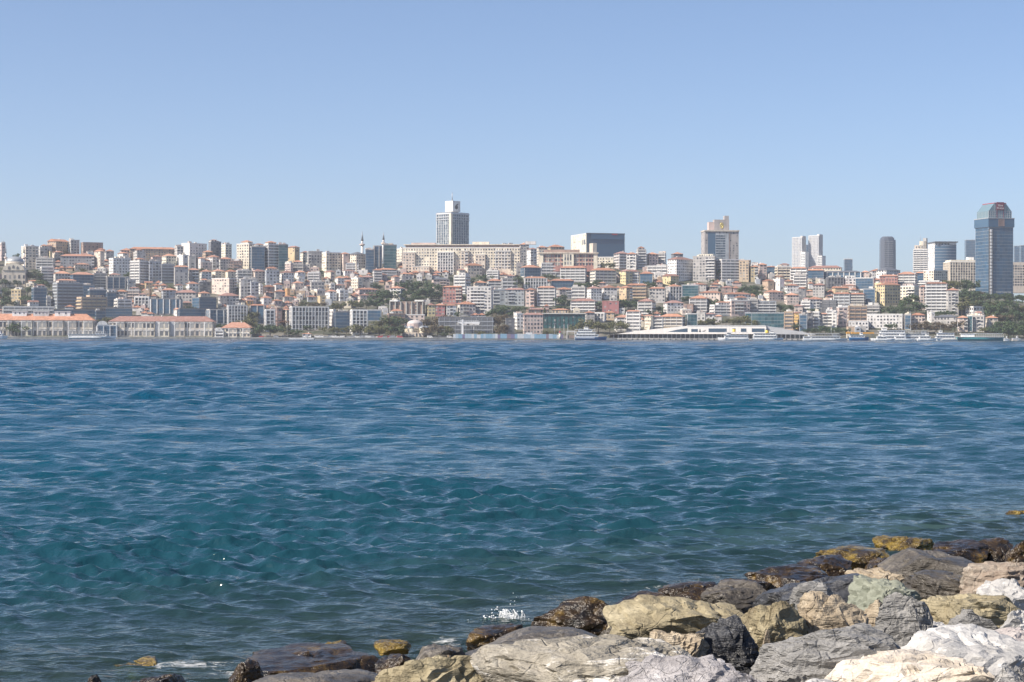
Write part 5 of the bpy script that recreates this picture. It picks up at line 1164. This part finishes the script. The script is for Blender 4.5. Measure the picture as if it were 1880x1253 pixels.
# orange pier canopy
D = 1692; p = P(1583, 622, D); r_ = empty('pier_canopy', (p.x, D, 1.5)); tag(r_, 'bright orange pier canopy on thin posts behind the blue hulled boat', 'canopy')
boxes('roof_beam', [(-10, -2, 4.6, 10.5, 2, 5.9)], ORANGE, r_)
for i in range(5): boxes('post', [(-.15, -.15, -2, .15, .15, 4.6)], METAL, r_, loc=(-9 + i * 4.5, 0, 0))
r_ = empty('ticket_kiosk', (*P(1557, 622, 1690)[:2], 1.5)); tag(r_, 'narrow orange and cream kiosk tower at the start of the orange pier canopy', 'kiosk')
boxes('body', [(-1.4, -1.4, -1, 1.4, 1.4, 4.6)], WM['C'], r_); boxes('sign_top', [(-1.6, -1.6, 4.6, 1.6, 1.6, 6.2)], ORANGE, r_); boxes('door', [(-.6, -1.48, 0, .6, -1.38, 2.1)], PANE, r_)
# beacon, gate frame and site hoarding by the netted building
r_ = empty('harbour_beacon', (*P(1028, 622, 1688)[:2], 1.5)); tag(r_, 'cream striped harbour beacon post on the quay before the netted building', 'beacon')
lathe('tower', [(1.2, -1), (1.0, 4.2)], WM['C'], r_, 12); lathe('gallery', [(1.4, 4.2), (1.4, 4.7)], TRIM, r_, 12); lathe('lantern', [(.6, 4.7), (.6, 6), (.1, 6.7)], REDP, r_, 10); lathe('mast', [(.15, 6.7), (.1, 11)], TRIM, r_, 6)
for x in (1035.5, 1042.5):
    r_ = empty('lamp_mast', (*P(x, 622, 1694)[:2], 1.5)); tag(r_, 'white lamp mast standing behind the cream striped harbour beacon', 'lamp', 'lamp masts by the beacon'); lathe('pole', [(.18, -1), (.12, 13)], TRIM, r_, 6); boxes('lamp_head', [(-.6, -.3, 13, .6, .3, 13.3)], DARKM, r_)
r_ = empty('gantry_frame', (*P(1048, 622, 1692)[:2], 1.5)); tag(r_, 'open white box frame on the quay between beacon and blue bowed yacht', 'frame')
for x in (-3.6, 3.6): boxes('post', [(-.25, -.25, -1, .25, .25, 6)], TRIM, r_, loc=(x, 0, 0))
boxes('beam', [(-3.9, -.3, 6, 3.9, .3, 6.6)], TRIM, r_); boxes('cabin', [(-3.0, .5, 0, 3.0, 3, 2.6)], WM['N'], r_)
HB = [plain_mat('hoarding_' + nme, c, .6) for nme, c in (('sky_blue', (.24, .40, .52)), ('white', (.60, .62, .63)), ('violet', (.20, .18, .30)), ('pale_blue', (.40, .50, .58)), ('dusk', (.26, .20, .24)))]
r_ = empty('site_hoarding', (*P(832, 622, 1696)[:2], 1.5)); tag(r_, 'long construction hoarding of blue, white and violet panels along the quay', 'hoarding'); cover(830, 1030, 612, 622)
hs = random.Random(3); i = 0; xx = 0
while xx < 98:
    wd = hs.choice([2.4, 2.4, 3.6]); hh = hs.uniform(3.2, 3.9)
    boxes('panel', [(0, 0, -.5, wd - .06, .15, hh)], HB[hs.choice([0, 1, 1, 2, 3, 4, 0, 3])], r_, loc=(xx, 0, 0)); xx += wd
for j in range(9): boxes('brace', [(0, .16, -.5, .15, 1.4, 2.6)], METAL, r_, loc=(3 + j * 11.5, 0, 0))
r_ = empty('tower_crane', (*P(849, 620, 1712)[:2], 1.5)); tag(r_, 'small white tower crane with level jib on the hoarded site', 'crane')
boxes('mast', [(-.9, -.9, -1, .9, .9, 17)], BOATW, r_); boxes('jib', [(-4.5, -.6, 13.2, 16, .6, 14.6)], BOATW, r_); boxes('counterweight', [(-5.5, -1, 12.2, -3, 1, 14.0)], CONC, r_); boxes('base_block', [(-3.6, -3, -1, 3.6, 3, 3.6)], CONC, r_)
boxes('jib_rail', [(-4, -.1, 16.0, 15, .1, 16.2)] + [(x, -.1, 14.6, x + .2, .1, 16.0) for x in range(-4, 16, 2)], BOATW, r_, 'stuff'); lathe('hook_cable', [(.06, 4), (.06, 13.2)], DARKM, r_, 5, (13, 0, 0))
# banner panels on the shopping centre
for x0, x1, lb in ((848, 857, 'small pale banner on the dark shopping centre by the crane mast'), (862, 880, 'wide pink and white banner on the dark shopping centre')):
    o = boxes('banner', [(0, 0, 0, (x1 - x0) * .5, .2, 3.0)], WM['W'], None, loc=P(x0, 597, 1740)); tag(o, lb, 'banner'); boxes('banner_stripe', [(.4, -.03, .8, (x1 - x0) * .25, -.005, 2.2)], WM['P'], o)
o = boxes('billboard', [(0, 0, 0, 6, .3, 2.6)], BOATW, None, loc=(*P(965, 614, 1700)[:2], 4.0)); tag(o, 'small white billboard before the pinkish waterfront office', 'billboard'); boxes('post', [(.6, .05, -3.4, .85, .25, 0), (5.2, .05, -3.4, 5.45, .25, 0)], METAL, o)
# white parked vans and cars along the quay road
CARC = [BOATW, BOATW, METAL, DARKM, REDP]
def car_meshes(van):
    Lc, hc = (5.2, 2.2) if van else (4.3, 1.45)
    bd = [(-Lc / 2, .35), (Lc / 2, .35), (Lc / 2, .95), (Lc / 2 - .9, 1.05), (Lc / 2 - 1.5, hc), (-Lc / 2 + .2, hc), (-Lc / 2, 1.0)]
    return Lc, hc, bd
cr_ = random.Random(4)
for i, x in enumerate(list(np.linspace(583, 735, 22)) + list(np.linspace(790, 826, 5)) + list(np.linspace(480, 520, 4))):
    van = cr_.random() < .4; Lc, hc, bd = car_meshes(van); D = 1707 + cr_.uniform(-1, 2)
    r_ = empty('parked_van' if van else 'parked_car', (*P(x + cr_.uniform(-1, 1), 620, D)[:2], 1.5), cr_.choice([0, math.pi]))
    pm = cr_.choice(CARC)
    cw_ = {'boat_white': 'white', 'galvanised_steel': 'silver', 'dark_metal': 'black', 'red_paint': 'red'}[pm.name]
    tag(r_, f'{cw_} {"van" if van else "car"} parked along the tree lined quay road', 'van' if van else 'car', f'{cw_} {"vans" if van else "cars"} parked on the quay')
    prism('body', bd, -.9, .9, pm, r_); boxes('windows', [(-Lc / 2 + .6, -.93, 1.0 if not van else 1.3, Lc / 2 - 1.4, .93, hc - .15)], PANE, r_)
    for sx in (-1, 1):
        for sy in (-1, 1):
            wh = lathe('wheel', [(.34, -.1), (.34, .1)], DARKM, r_, 10, (sx * Lc * .3, sy * .88, .34)); wh.rotation_euler = (math.pi / 2, 0, 0)
# light masts on the quay
for x, yt in ((527, 590), (870, 598), (1018, 596), (1170, 596), (1468, 598), (1526, 598), (1672, 596), (1758, 585)):
    D = 1704; H = (622 - yt) * px(D); r_ = empty('light_mast', (*P(x, 622, D)[:2], 1.5)); near_ = min(LAND, key=lambda q: abs(q[0] - x) + .3 * abs(q[1] - 615))[2]
    tag(r_, f'tall slender light mast on the quay near {near_}', 'mast', 'light masts along the quay'); lathe('pole', [(.2, -1), (.12, H)], METAL, r_, 6); boxes('lamp_head', [(-1.2, -.3, H, 1.2, .3, H + .35)], METAL, r_)

# ---------------------------------------------------------------- trees of the far shore
def leaf_mat(name, a, b_, c):
    m, n, l, bs = mat_new(name)
    g = N(n, 'ShaderNodeNewGeometry'); oi = N(n, 'ShaderNodeObjectInfo')
    f = mth(n, l, 'ADD', mth(n, l, 'MULTIPLY', g.outputs['Random Per Island'], .7), mth(n, l, 'MULTIPLY', oi.outputs['Random'], .3))
    l.new(ramp(n, l, f, [(0, a), (.5, b_), (1, c)]), bs.inputs['Base Color']); bs.inputs['Roughness'].default_value = .7
    return m
LEAF = {'g': ('dark green', leaf_mat('leaves_dark_green', (.024, .046, .018), (.048, .085, .030), (.095, .14, .05))),
        'o': ('olive green', leaf_mat('leaves_olive', (.05, .062, .02), (.11, .115, .04), (.18, .17, .07))),
        'b': ('brownish', leaf_mat('leaves_brownish', (.055, .045, .022), (.105, .080, .040), (.16, .12, .07))),
        'r': ('russet', leaf_mat('leaves_russet', (.08, .04, .025), (.15, .07, .045), (.20, .10, .06)))}
BARK = plain_mat('bark', (.09, .065, .045), .9)
crowns, trunks = [], []
for v in range(7):
    ts = np.random.RandomState(100 + v); V, Q, o_ = [], [], 0
    tall = v == 6
    cl = [(ts.normal(0, .28), ts.normal(0, .28), ts.uniform(.34, .86), ts.uniform(.16, .30)) for _ in range(11)] if not tall else [(0, 0, z, .20 * (1.05 - z) + .05) for z in np.linspace(.2, .95, 9)]
    for cx, cy, cz, cr0 in cl:
        for _ in range(75):
            d_ = ts.normal(size=3); d_ /= np.linalg.norm(d_); rr_ = cr0 * ts.uniform(.55, 1.05)
            c = np.array([cx, cy, cz]) + d_ * rr_ * np.array([1, 1, .75])
            a = ts.normal(size=3); a /= np.linalg.norm(a); bb = np.cross(a, d_ + .4 * ts.normal(size=3)); bb /= np.linalg.norm(bb) + 1e-6
            s_ = ts.uniform(.030, .062)
            V += [c - a * s_, c + bb * s_ * .7, c + a * s_, c - bb * s_ * .7]; Q.append([o_, o_ + 1, o_ + 2, o_ + 3]); o_ += 4
    crowns.append(mesh_np('crown', np.array(V), np.array(Q)))
    crowns[-1].materials.append(LEAF['g'][1])
    tv, tf = [], []
    segs = [((0, 0, -.12), (ts.normal(0, .02), ts.normal(0, .02), .42), .035, .022)] + [((0, 0, .36), (cx * .8, cy * .8, cz * .9), .018, .006) for cx, cy, cz, _ in cl[:5]]
    for p0, p1, r0, r1 in segs:
        b0 = len(tv)
        for pp, rr_ in ((p0, r0), (p1, r1)):
            for q in range(6): tv.append((pp[0] + rr_ * math.cos(q * 1.047), pp[1] + rr_ * math.sin(q * 1.047), pp[2]))
        for q in range(6): tf.append((b0 + q, b0 + (q + 1) % 6, b0 + 6 + (q + 1) % 6, b0 + 6 + q))
    me = bpy.data.meshes.new('trunk'); me.from_pydata(tv, [], tf); me.update(); me.materials.append(BARK); trunks.append(me)
trs = random.Random(12); NTREE = [0]
def tree(x, yb, hpx, kind, label, group, D=None, wide=1.0):
    D = D or depth_of(x, yb) - 4
    p = P(x, yb, D); z = terrain_z(p.x, D); h = hpx * px(D)
    v = 6 if kind == 'c' else trs.randint(0, 5)
    r_ = empty('cypress_tree' if kind == 'c' else 'tree', (p.x, D, z), trs.uniform(0, 6.28)); tag(r_, label, 'tree', group)
    sc = (h * wide * trs.uniform(.9, 1.15), h * wide * trs.uniform(.9, 1.15), h)
    c = link_mesh('crown', crowns[v], LEAF['g' if kind == 'c' else kind][1], r_); t = link_mesh('trunk', trunks[v], None, r_)
    c.scale = sc; t.scale = sc; NTREE[0] += 1
TREES = {0: "0 105 600 830 g;245 425 430 570 g;420 558 560 730 g;250 345 620 790 g;150 215 505 600 g;30 112 510 610 g;1050 1182 912 1000 o;820 900 400 455 o;1305 1362 445 520 g;140 215 152 250 g;150 240 960 1120 g;600 730 215 290 b",
 230: "1210 1370 880 1070 o;960 1062 985 1070 g;0 50 435 530 g;1060 1120 400 460 g;780 860 410 460 o;540 640 380 440 g;430 520 590 650 o;1150 1240 600 670 g;640 760 830 860 g",
 460: "30 235 990 1135 g;270 382 1012 1120 o;400 522 1032 1120 g;740 1022 1012 1100 o;1110 1372 962 1120 o;500 602 752 820 o;620 782 772 820 b;850 992 755 860 o;1040 1142 755 840 o;1170 1372 725 840 g;1280 1372 555 660 g;300 362 935 1020 r;720 782 425 490 g;560 640 1000 1060 g;860 900 560 600 g;640 700 380 440 g",
 690: "0 182 665 840 g;280 602 545 750 g;600 722 585 770 g;370 482 685 770 g;0 282 915 1125 o;150 290 960 1125 g;490 735 905 1125 b;740 802 1002 1120 o;1050 1132 1042 1120 o;1210 1352 935 1125 b;1190 1372 795 940 g;760 842 485 580 g;985 1042 485 590 g;1060 1162 445 570 g;905 962 672 755 g;300 400 600 680 g;840 900 860 920 g;690 740 1060 1130 g",
 920: "0 202 795 910 g;165 242 495 620 g;420 562 465 530 g;640 732 492 550 g;760 962 555 630 g;970 1042 525 590 g;580 722 695 840 g;1000 1072 745 860 g;1230 1302 715 860 g;750 1292 935 1090 o;430 532 1052 1120 o;1040 1182 335 430 o;560 640 800 850 g;200 260 800 860 g;1110 1200 880 940 g;0 50 930 1100 b",
 1150: "190 312 550 610 g;760 952 935 1020 o;1000 1152 925 1010 o;1140 1302 895 1010 o;1150 1372 575 700 g;400 462 685 750 g;580 672 695 770 g;850 1012 735 860 g;0 132 735 840 g;190 262 835 910 g;860 932 525 570 g;300 390 800 880 g;950 1000 380 540 g;440 500 540 600 g;1300 1367 640 700 g;620 700 560 600 g",
 1380: "0 102 575 660 g;60 162 635 720 g;260 432 765 870 g;0 62 935 1030 o;150 252 935 1020 g;560 1012 1012 1100 g;440 520 970 1060 g;1290 1367 760 820 g;930 1010 760 820 g;60 140 400 480 g;600 700 830 880 g;830 900 800 870 g",
 1610: "720 1032 515 660 g;850 1400 655 860 g;1130 1560 785 1000 g;1230 1560 960 1150 g;230 447 725 900 g;0 232 800 940 g;620 792 845 910 g;80 202 975 1050 g;370 852 945 1090 b;1090 1222 1022 1080 o;1420 1560 605 710 g;1450 1538 1000 1140 o;1260 1400 860 1000 b;850 960 660 900 g;400 480 930 1000 g;1040 1150 640 720 b"}
for X0, txt in TREES.items():
    for ent in txt.split(';'):
        t = ent.split(); u0, u1, v0, v1 = map(float, t[:4]); x0, x1, y0, y1 = X0 + u0 / ZS, X0 + u1 / ZS, 420 + v0 / ZS, 420 + v1 / ZS
        hp = min(max(y1 - y0, 10), 25); park = X0 == 1610 and u0 > 700
        near_ = min(LAND, key=lambda q: abs(q[0] - (x0 + x1) / 2) + 1.2 * abs(q[1] - y1))[2]
        kw = LEAF[t[4]][0]
        clump = 'wooded slope' if park else ('row' if (u1 - u0) > 3 * (v1 - v0) * .8 else 'clump')
        grp = f'{kw} trees near {near_[4:]}'
        yy_ = y1; row = 0
        while True:
            n_ = max(1, int(round((x1 - x0) / (hp * (.62 if park else .72)))))
            for i in range(n_):
                f_ = trs.uniform(.8, 1.12); kd = t[4] if not (park and trs.random() < .25) else 'o'; wd = trs.uniform(.9, 1.3)
                size = 'small' if f_ < .9 else 'tall' if f_ > 1.03 else 'medium'; shape = 'broad' if wd > 1.16 else 'narrow' if wd < 1.03 else 'round'
                where = f'on the {["lowest", "lower", "middle", "upper", "upper", "upper"][min(5, row)]} wooded slope under' if park else ('in front of the clump by' if row == 0 else 'behind the clump by')
                tree(x0 + (i + .5 + trs.uniform(-.25, .25)) * (x1 - x0) / n_, yy_ + trs.uniform(-1, 1), hp * f_, kd, f'{size} {shape} {LEAF[kd][0]} tree {where} {near_}', f'{LEAF[kd][0]} trees near {near_[4:]}', wide=wd)
            row += 1
            if yy_ - hp <= y0 + 3: break
            yy_ -= max(5, hp * .55)
        cover(x0, x1, y0, y1)

for x in (1216, 1310, 1700, 1722, 560, 1000): tree(x, 600 - trs.uniform(0, 30), 16, 'c', 'narrow dark cypress standing among the hillside houses', 'cypresses on the hillside')

# ---------------------------------------------------------------- the many small roofs in the gaps: countless, one mass
ir = random.Random(9); IW, IR, IP = {}, {}, []
RV, RFc = [], []
cand = []
for _ in range(9000):
    x = ir.uniform(-20, 1900); ridge = np.interp(x, RXS, RYS)
    if x > 1735: continue
    yb = ir.uniform(ridge + 6, 612); w_, h_ = ir.uniform(7, 17), ir.uniform(6, 13)
    cand.append((yb, x, w_, h_))
cand.sort()
cnt = 0; wallb = {c: [] for c in 'WCPGTB'}; paneb = []; roofsV, roofsF = [], []
def rotbox(bx, c, a):
    return bx
for yb, x, w_, h_ in cand:
    a0, a1, b0, b1 = int(x - w_ / 2) + 20, int(x + w_ / 2) + 20, int(yb - h_), int(yb)
    reg = COVER[b0:b1, max(a0, 0):a1]
    if reg.size == 0 or reg.mean() > .5: continue
    COVER[b0:b1, max(a0, 0):a1] = True; cnt += 1
    D = depth_of(x, yb); k = px(D); p = P(x, yb, D); z = terrain_z(p.x, D + 6); w = w_ * k; H = max(4, P(x, yb - h_, D).z - z); d = ir.uniform(8, 12)
    c = ir.choice('WWCCPPGGTB'); tiled = ir.random() < .55; hr = .22 * d if tiled else 0
    wallb[c].append((p.x - w / 2, D, z - 5, p.x + w / 2, D + d, z + H - hr))
    nf, nc = max(1, int((H - hr) / 3.1)), max(1, int(w / 3))
    for i in range(nf):
        for j in range(nc):
            if ir.random() < .8:
                xx = p.x - w / 2 + (j + .25) * w / nc; paneb.append((xx, D - .08, z + i * 3.1 + 1, xx + w / nc * .5, D + .02, z + i * 3.1 + 2.5))
    if tiled:
        V, Fs = hip_roof(w, d, z + H - hr, hr); b_ = len(roofsV); roofsV += [(vx + p.x, vy + D + d / 2, vz) for vx, vy, vz in V]; roofsF += [tuple(q + b_ for q in f) for f in Fs]
    else: wallb[ir.choice('WGC')].append((p.x - w * .2, D + d * .3, z + H - hr, p.x + w * .2, D + d * .7, z + H + 1.6))
mass = empty('hillside_houses', (0, 1900, 0)); tag(mass, 'mass of small pale houses with tile and flat roofs crowding the hillside gaps', 'houses', kind='stuff')
for c, bs_ in wallb.items():
    if bs_: o = boxes('walls', bs_, WM[c], mass, 'stuff'); o.matrix_parent_inverse = Matrix.Translation((0, -1900, 0))
o = boxes('windows', paneb, PANE, mass, 'stuff'); o.matrix_parent_inverse = Matrix.Translation((0, -1900, 0))
o = poly('roofs', roofsV, roofsF, TILE, mass); o['kind'] = 'stuff'; o.matrix_parent_inverse = Matrix.Translation((0, -1900, 0))
print('infill', cnt, 'auto', len(AUTO), 'trees', NTREE[0])

# ---------------------------------------------------------------- labels that single out the ordinary buildings
used = {}
for root, x, yb, desc, cat, wd in AUTO:
    best = sorted(LAND, key=lambda q: (q[0] - x) ** 2 + (2.0 * (q[1] - yb)) ** 2)
    for q in best[:4]:
        rel = 'uphill of' if yb < q[1] - 12 else 'downhill of' if yb > q[1] + 12 else 'beside'
        lab = f'{desc}, {rel} {q[2]}'
        if lab not in used: break
    else:
        q = best[0]; rel = 'uphill of' if yb < q[1] - 12 else 'downhill of' if yb > q[1] + 12 else 'beside'; lab = f'{desc}, {rel} {q[2]}'
    used[lab] = 1
    tag(root, lab, cat, 'buildings of the hillside city')
for o in bpy.data.objects:
    for kx in ('_auto', '_spec'):
        if kx in o: del o[kx]

# ---------------------------------------------------------------- the summer haze over the strait
hz = boxes('haze', [(-3500, -60, -7, 3500, 6200, 330)], None); hz['kind'] = 'stuff'
m = bpy.data.materials.new('haze'); m.use_nodes = True; nt = m.node_tree; nt.nodes.clear()
ou = nt.nodes.new('ShaderNodeOutputMaterial'); pv = nt.nodes.new('ShaderNodeVolumePrincipled'); pv.inputs['Color'].default_value = (.86, .90, 1.0, 1); pv.inputs['Density'].default_value = 0.000085; pv.inputs['Anisotropy'].default_value = 0.2
nt.links.new(pv.outputs[0], ou.inputs['Volume']); hz.data.materials.append(m)
